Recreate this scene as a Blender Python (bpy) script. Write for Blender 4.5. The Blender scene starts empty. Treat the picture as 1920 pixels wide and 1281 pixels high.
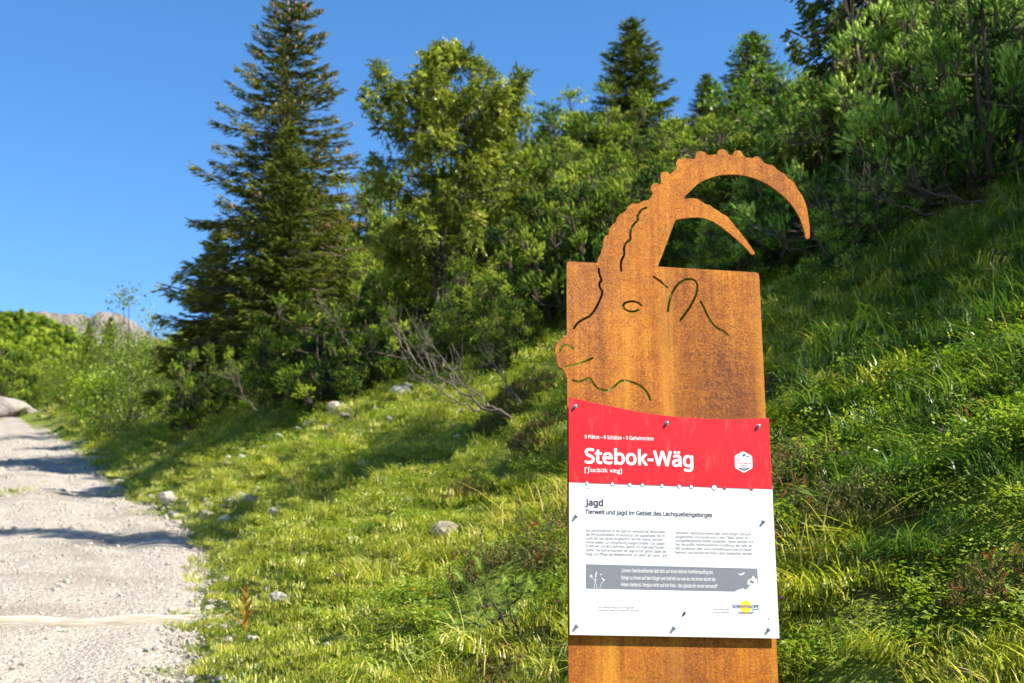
import bpy, bmesh, math
import numpy as np
from mathutils import Matrix, Vector

# ------------------------------------------------------------------ camera, sky, sun
sc = bpy.context.scene
C = sc.collection
PITCH = math.radians(12.5)
FPX, CX, CY = 2466.0, 960.0, 640.5
CAM = np.array([0.0, 0.0, 1.6])
cd = bpy.data.cameras.new('camera')
cam = bpy.data.objects.new('camera', cd); C.objects.link(cam)
cam.location = CAM; cam.rotation_euler = (math.pi/2 + PITCH, 0, 0)
cd.sensor_fit = 'HORIZONTAL'; cd.sensor_width = 36; cd.lens = FPX/1920*36
cd.clip_start = 0.05; cd.clip_end = 3000
cd.dof.use_dof = True; cd.dof.focus_distance = 3.7; cd.dof.aperture_fstop = 6.3
sc.camera = cam

SUN_AZ, SUN_EL = math.radians(24), math.radians(47)   # azimuth measured from +X towards -Y
SUN = np.array([math.cos(SUN_EL)*math.cos(SUN_AZ), -math.cos(SUN_EL)*math.sin(SUN_AZ), math.sin(SUN_EL)])
w = bpy.data.worlds.new('World'); sc.world = w; w.use_nodes = True
nt = w.node_tree; bg = nt.nodes['Background']
sky = nt.nodes.new('ShaderNodeTexSky'); sky.sky_type = 'NISHITA'; sky.sun_disc = False
sky.sun_elevation = SUN_EL; sky.sun_rotation = math.atan2(SUN[0], SUN[1])
sky.altitude = 1700; sky.air_density = 1.0; sky.dust_density = 0.3; sky.ozone_density = 2.5
hs = nt.nodes.new('ShaderNodeHueSaturation'); hs.inputs['Saturation'].default_value = 1.24
nt.links.new(sky.outputs[0], hs.inputs['Color']); nt.links.new(hs.outputs[0], bg.inputs[0])
bg.inputs[1].default_value = 0.10
sd = bpy.data.lights.new('sun', 'SUN'); sd.energy = 5.0; sd.angle = math.radians(0.53); sd.color = (1, 0.93, 0.82)
so = bpy.data.objects.new('sun', sd); C.objects.link(so)
so.rotation_euler = Vector(SUN).to_track_quat('Z', 'Y').to_euler(); so.location = (20, -10, 25)
vs = sc.view_settings; vs.view_transform = 'Standard'; vs.look = 'None'; vs.gamma = 1; vs.exposure = 1.36
sc.cycles.max_bounces = 4; sc.cycles.diffuse_bounces = 2; sc.cycles.glossy_bounces = 2
sc.cycles.transmission_bounces = 3; sc.cycles.use_adaptive_sampling = True; sc.cycles.adaptive_threshold = 0.025; sc.cycles.use_denoising = True
sc.cycles.caustics_reflective = False; sc.cycles.caustics_refractive = False

# ------------------------------------------------------------------ helpers
rng = np.random.default_rng(11)
def sstep(a, b, x):
    t = np.clip((np.asarray(x, float)-a)/(b-a), 0, 1); return t*t*(3-2*t)
def _h(ix, iy, seed):
    n = np.sin(ix*127.1 + iy*311.7 + seed*74.7)*43758.5453
    return n - np.floor(n)
def vnoise(x, y, seed=0):
    x = np.asarray(x, float); y = np.asarray(y, float)
    ix, iy = np.floor(x), np.floor(y); fx, fy = x-ix, y-iy
    fx = fx*fx*(3-2*fx); fy = fy*fy*(3-2*fy)
    a, b = _h(ix, iy, seed), _h(ix+1, iy, seed); c, d = _h(ix, iy+1, seed), _h(ix+1, iy+1, seed)
    return (a+(b-a)*fx)*(1-fy) + (c+(d-c)*fx)*fy - 0.5
def fbm(x, y, seed=0, n=3):
    s, a = 0, 1.0
    for k in range(n):
        s = s + a*vnoise(x*2**k+17.3*k, y*2**k-9.1*k, seed+k); a *= 0.5
    return s
def ray(px, py):
    a, v = (px-CX)/FPX, -(py-CY)/FPX
    d = np.array([a, math.cos(PITCH)-v*math.sin(PITCH), math.sin(PITCH)+v*math.cos(PITCH)])
    return d/d[1]
def at(px, py, dist):            # the point seen there, dist metres ahead
    return CAM + ray(px, py)*dist

def mesh(name, V, F, var=None, smooth=False):
    """V (n,3), F list of index arrays (tri / quad arrays)"""
    me = bpy.data.meshes.new(name)
    V = np.asarray(V, np.float32).reshape(-1, 3)
    if not isinstance(F, list): F = [F]
    F = [np.asarray(f, np.int32) for f in F if len(f)]
    me.vertices.add(len(V)); me.vertices.foreach_set('co', V.ravel())
    li = np.concatenate([f.ravel() for f in F]); tot = np.concatenate([np.full(len(f), f.shape[1]) for f in F])
    me.loops.add(len(li)); me.loops.foreach_set('vertex_index', li.astype(np.int32))
    me.polygons.add(len(tot)); st = np.concatenate([[0], np.cumsum(tot)[:-1]])
    me.polygons.foreach_set('loop_start', st.astype(np.int32))
    if smooth: me.polygons.foreach_set('use_smooth', np.ones(len(tot), bool))
    if var is not None:
        at_ = me.attributes.new('var', 'FLOAT', 'POINT'); at_.data.foreach_set('value', np.asarray(var, np.float32))
    me.update(calc_edges=True); return me
def obj(name, me, mat=None, parent=None):
    o = bpy.data.objects.new(name, me); C.objects.link(o)
    if mat is not None and not me.materials: me.materials.append(mat)
    if parent is not None: o.parent = parent
    return o
def tag(o, label=None, cat=None, group=None, kind=None):
    if label: o['label'] = label
    if cat: o['category'] = cat
    if group: o['group'] = group
    if kind: o['kind'] = kind
    return o
def empty(name, loc=(0, 0, 0), rz=0.0):
    o = bpy.data.objects.new(name, None); C.objects.link(o); o.location = loc; o.rotation_euler = (0, 0, rz)
    o.empty_display_size = 0.2; return o
def copy_tree(o, parent=None):
    c = o.copy(); C.objects.link(c); c.parent = parent
    for ch in o.children: copy_tree(ch, c)
    return c
class MB:
    """collects vertices and faces"""
    def __init__(s): s.V, s.T, s.Q, s.var, s.n = [], [], [], [], 0
    def add(s, V, T=None, Q=None, var=0.5):
        V = np.asarray(V, float).reshape(-1, 3)
        if T is not None and len(T): s.T.append(np.asarray(T)+s.n)
        if Q is not None and len(Q): s.Q.append(np.asarray(Q)+s.n)
        s.V.append(V); s.var.append(np.broadcast_to(np.asarray(var, float), (len(V),))); s.n += len(V)
    def mesh(s, name, smooth=False):
        F = []
        if s.T: F.append(np.concatenate(s.T))
        if s.Q: F.append(np.concatenate(s.Q))
        return mesh(name, np.concatenate(s.V), F, np.concatenate(s.var), smooth)
def norm(a): return a/np.maximum(np.linalg.norm(a, axis=-1, keepdims=True), 1e-9)
def frame(d):
    d = norm(d); ref = np.where(np.abs(d[..., 2:3]) > 0.9, np.array([1., 0, 0]), np.array([0, 0, 1.]))
    a = norm(np.cross(d, ref)); return a, np.cross(d, a)
def tube(mb, P, R, k=5, var=0.5):
    P = np.asarray(P, float); R = np.broadcast_to(np.asarray(R, float), (len(P),))
    D = np.gradient(P, axis=0); a, b = frame(D)
    th = np.arange(k)*2*math.pi/k
    V = P[:, None] + R[:, None, None]*(np.cos(th)[None, :, None]*a[:, None] + np.sin(th)[None, :, None]*b[:, None])
    n = len(P); i = np.arange(n-1)[:, None]*k; j = np.arange(k)[None]; j2 = (j+1) % k
    Q = np.stack([i+j, i+j2, i+k+j2, i+k+j], -1).reshape(-1, 4)
    mb.add(V.reshape(-1, 3), None, Q, var)
def bez(a, b, c, n=6):
    t = np.linspace(0, 1, n)[:, None]; a, b, c = map(np.asarray, (a, b, c))
    return a*(1-t)**2 + 2*b*t*(1-t) + c*t*t
def shoots(mb, P, D, L, n, nl, wd, ang=0.8, var=None, r=rng, t0=0.0, core=0.0):
    """needle-clad shoots: P,D (N,3), L (N,)"""
    N = len(P); P = np.asarray(P, float); D = norm(np.asarray(D, float)); L = np.broadcast_to(np.asarray(L, float), (N,))
    if var is None: var = r.random(N)
    t = t0+(1-t0)*(np.arange(n)+r.random((N, n)))/n
    az = np.arange(n)[None]*2.4 + r.random((N, 1))*6.28 + r.normal(0, .25, (N, n))
    a, b = frame(D); rad = np.cos(az)[..., None]*a[:, None] + np.sin(az)[..., None]*b[:, None]
    an = ang*(1.15-0.65*t) * (1+r.normal(0, .15, (N, n)))
    nd = np.cos(an)[..., None]*D[:, None] + np.sin(an)[..., None]*rad
    base = P[:, None] + D[:, None]*(L[:, None]*t)[..., None]
    ln = nl*(0.75+0.5*r.random((N, n)))
    side = norm(np.cross(nd, rad + r.normal(0, .5, rad.shape)))*wd/2
    V = np.stack([base-side, base+side, base+nd*ln[..., None]], 2).reshape(-1, 3)
    T = np.arange(N*n*3).reshape(-1, 3)
    vv = np.clip(np.repeat(var, n*3) + r.normal(0, .06, N*n*3), 0, 1)
    mb.add(V, T, None, vv)
    if core > 0:                                  # the dense brush of needle bases
        ks = 4 if core > .3 else 3; th = np.arange(ks)*2*math.pi/ks; rings = []
        for t_, k_ in ((.05, .45), (.6, 1.0)):
            rings.append((P + D*(L*t_)[:, None])[:, None] + core*nl*k_*(np.cos(th)[None, :, None]*a[:, None] + np.sin(th)[None, :, None]*b[:, None])*(.75+.5*r.random((N, ks, 1))))
        V = np.concatenate(rings + [(P + D*(L*1.1)[:, None])[:, None]], 1).reshape(-1, 3); i = np.arange(N)[:, None]*(2*ks+1); T = []
        for q in range(ks):
            q2 = (q+1) % ks; T += [i+[q, q2, ks+q2], i+[q, ks+q2, ks+q], i+[ks+q, ks+q2, 2*ks]]
        mb.add(V, np.concatenate(T), None, np.repeat(np.clip(var-.06, 0, 1), 2*ks+1))  # core toned darker than its needles, shade between them put into the colour
def leaves(mb, P, D, U, L, W, var=None, r=rng):
    """folded leaf of four triangles: P base, D direction, U up side"""
    N = len(P); D = norm(np.asarray(D, float)); S = norm(np.cross(D, np.asarray(U, float))); Un = np.cross(S, D)
    L = np.broadcast_to(np.asarray(L, float), (N,))[:, None]; W = np.broadcast_to(np.asarray(W, float), (N,))[:, None]
    m = P + D*L*.45; tip = P + D*L - Un*L*.12
    V = np.stack([P, m+S*W/2+Un*W*.12, tip, m-S*W/2+Un*W*.12], 1).reshape(-1, 3)
    i = np.arange(N)[:, None]*4
    T = np.concatenate([i+[0, 2, 1], i+[0, 3, 2]])
    if var is None: var = r.random(N)
    mb.add(V, T, None, np.repeat(np.clip(var, 0, 1), 4))

# ------------------------------------------------------------------ materials
def newmat(name):
    m = bpy.data.materials.new(name); m.use_nodes = True
    nt = m.node_tree; b = nt.nodes['Principled BSDF']; return m, nt, b
def N_(nt, t, **k):
    n = nt.nodes.new(t)
    for a, v in k.items():
        if a.startswith('i_'): n.inputs[a[2:].replace('_', ' ')].default_value = v
        else: setattr(n, a, v)
    return n
def ramp(nt, fac, stops, interp='LINEAR'):
    n = nt.nodes.new('ShaderNodeValToRGB'); n.color_ramp.interpolation = interp
    e = n.color_ramp.elements
    while len(e) < len(stops): e.new(0.5)
    for x, (p, c) in zip(e, stops): x.position = p; x.color = (*c, 1) if len(c) == 3 else c
    nt.links.new(fac, n.inputs[0]); return n.outputs[0]
def mix(nt, fac, a, b, mode='MIX'):
    n = nt.nodes.new('ShaderNodeMix'); n.data_type = 'RGBA'; n.blend_type = mode
    for s, v in ((n.inputs[0], fac), (n.inputs[6], a), (n.inputs[7], b)):
        if hasattr(v, 'is_linked'): nt.links.new(v, s)
        else: s.default_value = v if isinstance(v, (int, float)) else (*v, 1)
    return n.outputs[2]
def math_(nt, op, a, b=0.0, clamp=False):
    n = nt.nodes.new('ShaderNodeMath'); n.operation = op; n.use_clamp = clamp
    for s, v in ((n.inputs[0], a), (n.inputs[1], b)):
        if hasattr(v, 'is_linked'): nt.links.new(v, s)
        else: s.default_value = v
    return n.outputs[0]
def noise(nt, co, scale, detail=4, rough=0.55, out=0, **kw):
    n = nt.nodes.new('ShaderNodeTexNoise'); n.inputs['Scale'].default_value = scale
    n.inputs['Detail'].default_value = detail; n.inputs['Roughness'].default_value = rough
    if co is not None: nt.links.new(co, n.inputs['Vector'])
    return n.outputs[out]
def mapped(nt, co, scale=(1, 1, 1), loc=(0, 0, 0)):
    n = nt.nodes.new('ShaderNodeMapping'); n.inputs['Scale'].default_value = scale; n.inputs['Location'].default_value = loc
    nt.links.new(co, n.inputs[0]); return n.outputs[0]
def bump(nt, b, h, strength, dist):
    n = nt.nodes.new('ShaderNodeBump'); n.inputs['Strength'].default_value = strength; n.inputs['Distance'].default_value = dist
    nt.links.new(h, n.inputs['Height']); nt.links.new(n.outputs[0], b.inputs['Normal'])
def foliage(name, stops, trans=0.3, rough=0.5, spec=0.35, objrand=0.25, back=None):
    m, nt, b = newmat(name)
    a = N_(nt, 'ShaderNodeAttribute', attribute_name='var'); oi = N_(nt, 'ShaderNodeObjectInfo')
    v = math_(nt, 'ADD', a.outputs['Fac'], math_(nt, 'MULTIPLY', math_(nt, 'SUBTRACT', oi.outputs['Random'], .5), objrand), True)
    col = ramp(nt, v, stops)
    nt.links.new(col, b.inputs['Base Color']); b.inputs['Roughness'].default_value = rough
    b.inputs['Specular IOR Level'].default_value = spec
    t = nt.nodes.new('ShaderNodeBsdfTranslucent')
    tc = mix(nt, 1.0, col, (1.25, 1.35, .55), 'MULTIPLY'); nt.links.new(tc, t.inputs[0])
    mx = nt.nodes.new('ShaderNodeMixShader'); mx.inputs[0].default_value = trans
    nt.links.new(b.outputs[0], mx.inputs[1]); nt.links.new(t.outputs[0], mx.inputs[2])
    nt.links.new(mx.outputs[0], nt.nodes['Material Output'].inputs[0]); return m
def plain(name, col, rough=0.6, metal=0.0, spec=0.5, var=0.0, scale=20):
    m, nt, b = newmat(name); b.inputs['Base Color'].default_value = (*col, 1)
    b.inputs['Roughness'].default_value = rough; b.inputs['Metallic'].default_value = metal
    b.inputs['Specular IOR Level'].default_value = spec
    if var:
        tc = N_(nt, 'ShaderNodeTexCoord'); n = noise(nt, tc.outputs['Object'], scale)
        nt.links.new(mix(nt, n, tuple(c*(1-var) for c in col), tuple(min(1, c*(1+var)) for c in col)), b.inputs['Base Color'])
    return m

M = {}
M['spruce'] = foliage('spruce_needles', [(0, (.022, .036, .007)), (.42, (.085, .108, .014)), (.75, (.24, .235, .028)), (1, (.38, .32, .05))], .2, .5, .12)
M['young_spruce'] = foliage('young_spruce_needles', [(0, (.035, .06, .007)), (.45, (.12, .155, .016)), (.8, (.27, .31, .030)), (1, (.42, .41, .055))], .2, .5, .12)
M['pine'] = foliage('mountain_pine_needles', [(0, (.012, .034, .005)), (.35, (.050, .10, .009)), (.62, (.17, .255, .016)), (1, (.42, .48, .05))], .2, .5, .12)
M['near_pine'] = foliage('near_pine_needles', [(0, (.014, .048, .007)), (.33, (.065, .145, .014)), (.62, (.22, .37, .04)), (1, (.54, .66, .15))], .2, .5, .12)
M['rowan'] = foliage('rowan_leaves', [(0, (.05, .08, .010)), (.4, (.17, .20, .028)), (.65, (.36, .38, .07)), (.92, (.58, .58, .18)), (1, (.42, .16, .06))], .4, .42, .5)
M['alder'] = foliage('alder_leaves', [(0, (.04, .08, .010)), (.5, (.13, .19, .018)), (1, (.32, .36, .04))], .38, .45, .4)
M['bright'] = foliage('bright_leaves', [(0, (.12, .20, .012)), (.5, (.25, .36, .02)), (1, (.42, .48, .05))], .4)
M['maple'] = foliage('maple_leaves', [(0, (.04, .10, .012)), (.5, (.09, .18, .02)), (1, (.20, .28, .04))], .45, .4, .4)
M['grass'] = foliage('grass_blades', [(0, (.10, .14, .012)), (.4, (.29, .33, .026)), (.75, (.48, .47, .06)), (1, (.70, .58, .24))], .4, .42, .5, .5)
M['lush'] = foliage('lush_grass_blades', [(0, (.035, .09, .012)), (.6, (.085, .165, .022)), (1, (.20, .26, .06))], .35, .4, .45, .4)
M['forb'] = foliage('herb_leaves', [(0, (.07, .13, .012)), (.5, (.19, .27, .025)), (1, (.38, .41, .06))], .4, .4, .5, .5)
M['dry'] = foliage('dry_grass', [(0, (.22, .17, .05)), (1, (.48, .38, .17))], .3)
M['heather'] = foliage('alpenrose_leaves', [(0, (.05, .07, .015)), (.6, (.13, .13, .03)), (.85, (.22, .16, .05)), (1, (.38, .07, .04))], .25)
M['wilted'] = foliage('wilted_leaves', [(0, (.24, .17, .03)), (.6, (.40, .25, .04)), (1, (.36, .15, .02))], .35)

def bark(name, c1, c2):
    m, nt, b = newmat(name); tc = N_(nt, 'ShaderNodeTexCoord')
    n = noise(nt, mapped(nt, tc.outputs['Object'], (9, 9, 2.2)), 5, 6, .65)
    nt.links.new(ramp(nt, n, [(.3, c1), (.7, c2)]), b.inputs['Base Color']); b.inputs['Roughness'].default_value = .85
    bump(nt, b, n, .6, .02); return m
M['bark'] = bark('dark_bark', (.05, .035, .025), (.16, .12, .085))
M['rowan_bark'] = bark('rowan_bark', (.035, .028, .022), (.13, .11, .085))
M['twig'] = bark('grey_dead_wood', (.045, .034, .026), (.16, .125, .10))
M['pine_stem'] = bark('pine_stem_bark', (.035, .024, .016), (.13, .092, .06))
M['cone'] = bark('spruce_cone', (.20, .10, .05), (.42, .25, .13))

def stone_mat(name, c1, c2, c3):
    m, nt, b = newmat(name); tc = N_(nt, 'ShaderNodeTexCoord'); oi = N_(nt, 'ShaderNodeObjectInfo')
    ge = N_(nt, 'ShaderNodeNewGeometry')
    n = noise(nt, ge.outputs['Position'], 9, 8, .65); n2 = noise(nt, ge.outputs['Position'], 55, 4)
    c = ramp(nt, n, [(.25, c1), (.5, c2), (.75, c3)])
    c = mix(nt, math_(nt, 'MULTIPLY', oi.outputs['Random'], .45), c, (.30, .26, .21))
    nt.links.new(c, b.inputs['Base Color']); b.inputs['Roughness'].default_value = .85
    bump(nt, b, math_(nt, 'ADD', n, math_(nt, 'MULTIPLY', n2, .4)), .5, .03); return m
M['stone'] = stone_mat('limestone', (.19, .165, .135), (.33, .30, .255), (.47, .44, .385))
M['brown_stone'] = stone_mat('weathered_rock', (.08, .06, .04), (.20, .16, .11), (.33, .29, .23))

M['grey_rock'] = stone_mat('grey_rock', (.10, .085, .07), (.21, .185, .16), (.32, .29, .255))
# ground of the hillside: soil, moss and short sward
m, nt, b = newmat('hillside_ground'); ge = N_(nt, 'ShaderNodeNewGeometry')
n1 = noise(nt, ge.outputs['Position'], 1.1, 5); n2 = noise(nt, ge.outputs['Position'], 14, 6, .7); n3 = noise(nt, ge.outputs['Position'], 70, 3)
c = ramp(nt, n2, [(.3, (.045, .070, .012)), (.5, (.13, .17, .025)), (.7, (.23, .25, .04))])
c = mix(nt, ramp(nt, n1, [(.56, (0, 0, 0)), (.72, (1, 1, 1))]), c, ramp(nt, n3, [(.3, (.06, .04, .022)), (.7, (.20, .15, .085))]))
nt.links.new(c, b.inputs['Base Color']); b.inputs['Roughness'].default_value = .95; b.inputs['Specular IOR Level'].default_value = .1
bump(nt, b, n2, .8, .06); M['ground'] = m
# gravel of the path
m, nt, b = newmat('gravel'); ge = N_(nt, 'ShaderNodeNewGeometry'); P = ge.outputs['Position']
vo = N_(nt, 'ShaderNodeTexVoronoi', i_Scale=34.0); nt.links.new(P, vo.inputs['Vector'])
vo2 = N_(nt, 'ShaderNodeTexVoronoi', i_Scale=90.0); nt.links.new(P, vo2.inputs['Vector'])
n1 = noise(nt, P, .9, 5, .6); n2 = noise(nt, P, 160, 3)
c = ramp(nt, vo.outputs['Color'], [(.0, (.15, .125, .095)), (.35, (.36, .315, .255)), (1, (.62, .56, .47))])
c = mix(nt, .4, c, ramp(nt, vo2.outputs['Color'], [(0, (.16, .135, .105)), (1, (.62, .56, .47))]))
c = mix(nt, ramp(nt, n1, [(.48, (0, 0, 0)), (.66, (.75, .75, .75))]), c, (.20, .165, .125))
c = mix(nt, math_(nt, 'MULTIPLY', n2, .5), c, (.30, .27, .23))
nt.links.new(c, b.inputs['Base Color']); b.inputs['Roughness'].default_value = .92; b.inputs['Specular IOR Level'].default_value = .2
hh = math_(nt, 'SUBTRACT', math_(nt, 'MULTIPLY', n2, .3), math_(nt, 'ADD', vo.outputs['Distance'], math_(nt, 'MULTIPLY', vo2.outputs['Distance'], .5)))
bump(nt, b, hh, .8, .03); M['gravel'] = m

# ------------------------------------------------------------------ terrain
_RY = [-60, -8, 0, 4, 7.08, 8.92, 11.4, 14.75, 19.94, 31, 51.5, 63.3, 80, 120, 500]
_RX = [14, 2.0, .1, -.85, -1.64, -2.12, -2.6, -3.75, -6.0, -10.2, -18.4, -23.3, -26, -30, -60]
PW = 2.5
def xr(y): return np.interp(y, _RY, _RX)
def zr(y):
    y = np.asarray(y, float)
    return np.where(y < 58, .19*y, .19*58 + (y-58)*.19 - .19*np.clip(y-58, 0, None)*sstep(58, 85, y)*.75)
def path_edge(y): return xr(y) + .22*fbm(y*.9, y*0+3.3, 5) + .35*vnoise(y*.28, y*0+1.7, 8)
def H(x, y, detail=True):
    x = np.asarray(x, float); y = np.asarray(y, float)
    s = x - xr(y)
    k = sstep(9, 16, y)                                   # bank is gentler next to the sign
    near = .40*np.clip(s, 0, 1.9) + .60*np.clip(s-1.9, 0, 30) + .35*np.clip(s-31.7, 0, 120)
    far = .55*np.clip(s, 0, 4) + .50*np.clip(s-4, 0, 8) + .42*np.clip(s-12, 0, 20) + .35*np.clip(s-32, 0, 120)
    b = near*(1-k) + far*k
    l = np.clip(-s-PW, 0, None)
    b = b - np.minimum(.28*l, 7)*(1-sstep(44, 62, y)) + np.minimum(.42*l, 16)*sstep(46, 66, y)*(1+.0*y)
    z = zr(y) + b - .20*np.exp(-((x-.75)/.9)**2 - ((y-3.0)/1.1)**2)
    # far wooded hill
    z = z + 17*np.exp(-(((x+95)/70)**2 + ((y-235)/75)**2)) + 5*np.exp(-(((x+20)/50)**2 + ((y-190)/50)**2))
    on = sstep(.05, .8, s) + sstep(.05, .8, -s-PW)
    if detail:
        d = np.hypot(x, y)
        z = z + on*(.32*fbm(x*.8, y*.8, 1) + .20*fbm(x*2.2, y*2.2, 21, 2)*np.exp(-d/40) + .9*fbm(x*.11, y*.11, 31, 2)*sstep(18, 50, d))
        # small grassy steps running along the slope
        tl = (s*.85 + .25*fbm(x*.5, y*.5, 41))*1.5
        z = z + on*.10*(tl-np.floor(tl)-.5)*sstep(8, 11, y)*(1-sstep(24, 34, y))
    z = z - .04*(1-sstep(-.12, .1, s))*(1-sstep(-.12, .1, -s-PW))
    return z
def Hf(x, y): return float(H(np.array([x]), np.array([y]))[0])
def ground(px, py, d0=2.6, d1=90):
    """where the line of sight through a picture point meets the terrain"""
    d = ray(px, py); t = np.concatenate([np.linspace(d0, 20, 900), np.linspace(20.02, d1, 900)])
    g = H(d[0]*t, t) - (CAM[2] + d[2]*t)
    i = np.argmax(g > 0)
    if not (g > 0).any(): i = len(t)-1
    tt = t[i]; return np.array([d[0]*tt, tt, Hf(d[0]*tt, tt)])

def graded(lo, hi, c0, c1, fine, growth=1.06, mx=25):
    a = list(np.arange(c0, c1, fine)); s = fine; x = a[-1]
    while x < hi: s = min(s*growth, mx); x += s; a.append(x)
    s = fine; x = a[0]; b = []
    while x > lo: s = min(s*growth, mx); x -= s; b.append(x)
    return np.array(b[::-1]+a)
gx = graded(-420, 420, -7, 6, .09); gy = graded(-60, 520, 2.5, 19, .09)
X, Y = np.meshgrid(gx, gy); Z = H(X, Y)
ny, nx = X.shape; i = np.arange(ny-1)[:, None]*nx; j = np.arange(nx-1)[None]
Q = np.stack([i+j, i+j+1, i+nx+j+1, i+nx+j], -1).reshape(-1, 4)
tag(obj('hillside', mesh('hillside', np.stack([X, Y, Z], -1).reshape(-1, 3), Q, smooth=True), M['ground']), 'grassy alpine hillside rising to the right of the path', kind='structure')
# gravel path
ys = graded(-40, 84, 3, 22, .07, 1.04, 2); u = np.linspace(-.03, 1.03, 46)
Yp, Up = np.meshgrid(ys, u, indexing='ij')
e0 = path_edge(Yp); wd = PW + .25*fbm(Yp*.7, Yp*0+9.7, 15)
Xp = e0 - Up*wd
edge = np.clip(np.minimum(Up, 1-Up)*8, -1, 1)
Zp = zr(Yp) + .03*fbm(Xp*1.4, Yp*1.4, 51) + .018*fbm(Xp*6, Yp*6, 55, 2) - .035*np.exp(-((Up-.3)/.09)**2) - .035*np.exp(-((Up-.75)/.09)**2) + .02*edge - .05*(np.abs(Up-.5) > .5)
a_, b_ = Xp.shape; i = np.arange(a_-1)[:, None]*b_; j = np.arange(b_-1)[None]
Q = np.stack([i+j+1, i+j, i+b_+j, i+b_+j+1], -1).reshape(-1, 4)
tag(obj('path', mesh('path', np.stack([Xp, Yp, Zp], -1).reshape(-1, 3), Q, smooth=True), M['gravel']), 'pale gravel mountain path climbing away to the left', kind='structure')
def path_z(x, y):
    uu = (path_edge(y)-x)/PW
    return zr(y) + .03*fbm(x*1.4, y*1.4, 51) - .035*np.exp(-((uu-.3)/.09)**2) - .035*np.exp(-((uu-.75)/.09)**2) + .01

# bare rock ridge far behind
xx = np.linspace(-330, 60, 240); vv = np.linspace(0, 1, 30)
XX, VV = np.meshgrid(xx, vv)
prof = 120 + 7*np.abs(fbm(xx*.035, xx*0, 61))*2 + 3*np.exp(-((xx+158)/12)**2) + 3*np.exp(-((xx+178)/9)**2) - .09*np.clip(-xx-215, 0, None) - .4*np.clip(xx+154, 0, None)
strat = 8*fbm(XX*.09, VV*1.2, 62) + 5*np.abs(fbm(XX*.25, VV*2.5, 63))
ZZ = VV*(prof[None]) ; YY = 500 - 60*(1-VV)**1.2 + strat - 25*(VV > .97)*0
V = np.stack([XX, YY, ZZ], -1).reshape(-1, 3)
# back side
V2 = np.stack([xx, np.full_like(xx, 640), np.zeros_like(xx)], -1); V = np.concatenate([V, V2])
i = np.arange(29)[:, None]*240; j = np.arange(239)[None]
Q = np.stack([i+j, i+j+1, i+240+j+1, i+240+j], -1).reshape(-1, 4)
Q2 = np.stack([29*240+j[0], 29*240+j[0]+1, 30*240+j[0]+1, 30*240+j[0]], -1)
m, nt, b = newmat('ridge_rock'); ge = N_(nt, 'ShaderNodeNewGeometry')
n1 = noise(nt, mapped(nt, ge.outputs['Position'], (.22, .22, .05)), 1.2, 8, .7)
nt.links.new(ramp(nt, n1, [(.3, (.12, .10, .085)), (.5, (.24, .21, .18)), (.7, (.34, .305, .265))]), b.inputs['Base Color']); b.inputs['Roughness'].default_value = .95
bump(nt, b, n1, 1, 4); tag(obj('mountain', mesh('mountain', V, np.concatenate([Q, Q2])), m), 'bare pale rock ridge on the far skyline', kind='structure')

# ------------------------------------------------------------------ the rusted sign
_R = np.array([[0.98817178, 0.00737331, 0.15317367], [-0.04932059, 0.961055, 0.27192051], [-0.14520337, -0.27625879, 0.95005108]])
_CW = np.array([[1, 0, 0], [0, -math.sin(PITCH), -math.cos(PITCH)], [0, math.cos(PITCH), -math.sin(PITCH)]])  # camera axes -> world
RW = _CW @ _R; _oc = np.array([(1066-CX)/FPX, -(1281-CY)/FPX, -1])*3.60479455
OW = CAM + _CW @ _oc
VB = -.42                                    # lower end of the plate, below the turf
def uv(px, py, off=0.0):
    """picture point -> (u, v) metres on the plane `off` in front of the plate"""
    d = np.array([(px-CX)/FPX, -(py-CY)/FPX, -1.0]); n = _R[:, 2]; o = _oc + n*off
    Xc = d*((o@n)/(d@n)) - o; return np.array([Xc@_R[:, 0], Xc@_R[:, 1]])
def zs(ox, oy, s, pts, off=0.0): return np.array([uv(ox+x/s, oy+y/s, off) for x, y in pts])
A_ = lambda p, off=0: zs(1030, 370, 4.927, p, off)
B_ = lambda p, off=0: zs(1200, 270, 5.818, p, off)
C_ = lambda p, off=0: zs(1030, 560, 4.927, p, off)
D_ = lambda p, off=0: zs(1200, 490, 4.927, p, off)
E2 = lambda p, off=0: zs(1040, 730, 4.364, p, off)
E3 = lambda p, off=0: zs(1040, 960, 3.991, p, off)
E5 = lambda p, off=0: zs(1340, 820, 11.646, p, off)
E6 = lambda p, off=0: zs(1090, 1050, 5.647, p, off)
def catmull(P, n=3, closed=False):
    P = np.asarray(P, float)
    E = np.concatenate([P[-1:], P, P[:2]]) if closed else np.concatenate([2*P[:1]-P[1:2], P, 2*P[-1:]-P[-2:-1]])
    out = []
    for k in range(1, len(E)-2):
        for t in np.arange(n)/n:
            a, b, c, d = E[k-1], E[k], E[k+1], E[k+2]
            out.append(.5*((2*b)+(c-a)*t+(2*a-5*b+4*c-d)*t*t+(3*b-a-3*c+d)*t**3))
    if not closed: out.append(P[-1])
    return np.array(out)
def slot(P, w):
    """closed outline of a cut of width w along P, with round ends"""
    P = catmull(P, 4); T = norm(np.gradient(P, axis=0)); Nn = np.stack([-T[:, 1], T[:, 0]], 1)
    h = w/2; cap = lambda c, t, sgn: [c + h*(math.cos(a)*np.array([-t[1], t[0]])*sgn + math.sin(a)*t*sgn) for a in np.linspace(.35, math.pi-.35, 5)]
    return np.concatenate([P+Nn*h, cap(P[-1], T[-1], 1), (P-Nn*h)[::-1], cap(P[0], T[0], -1)])
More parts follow.
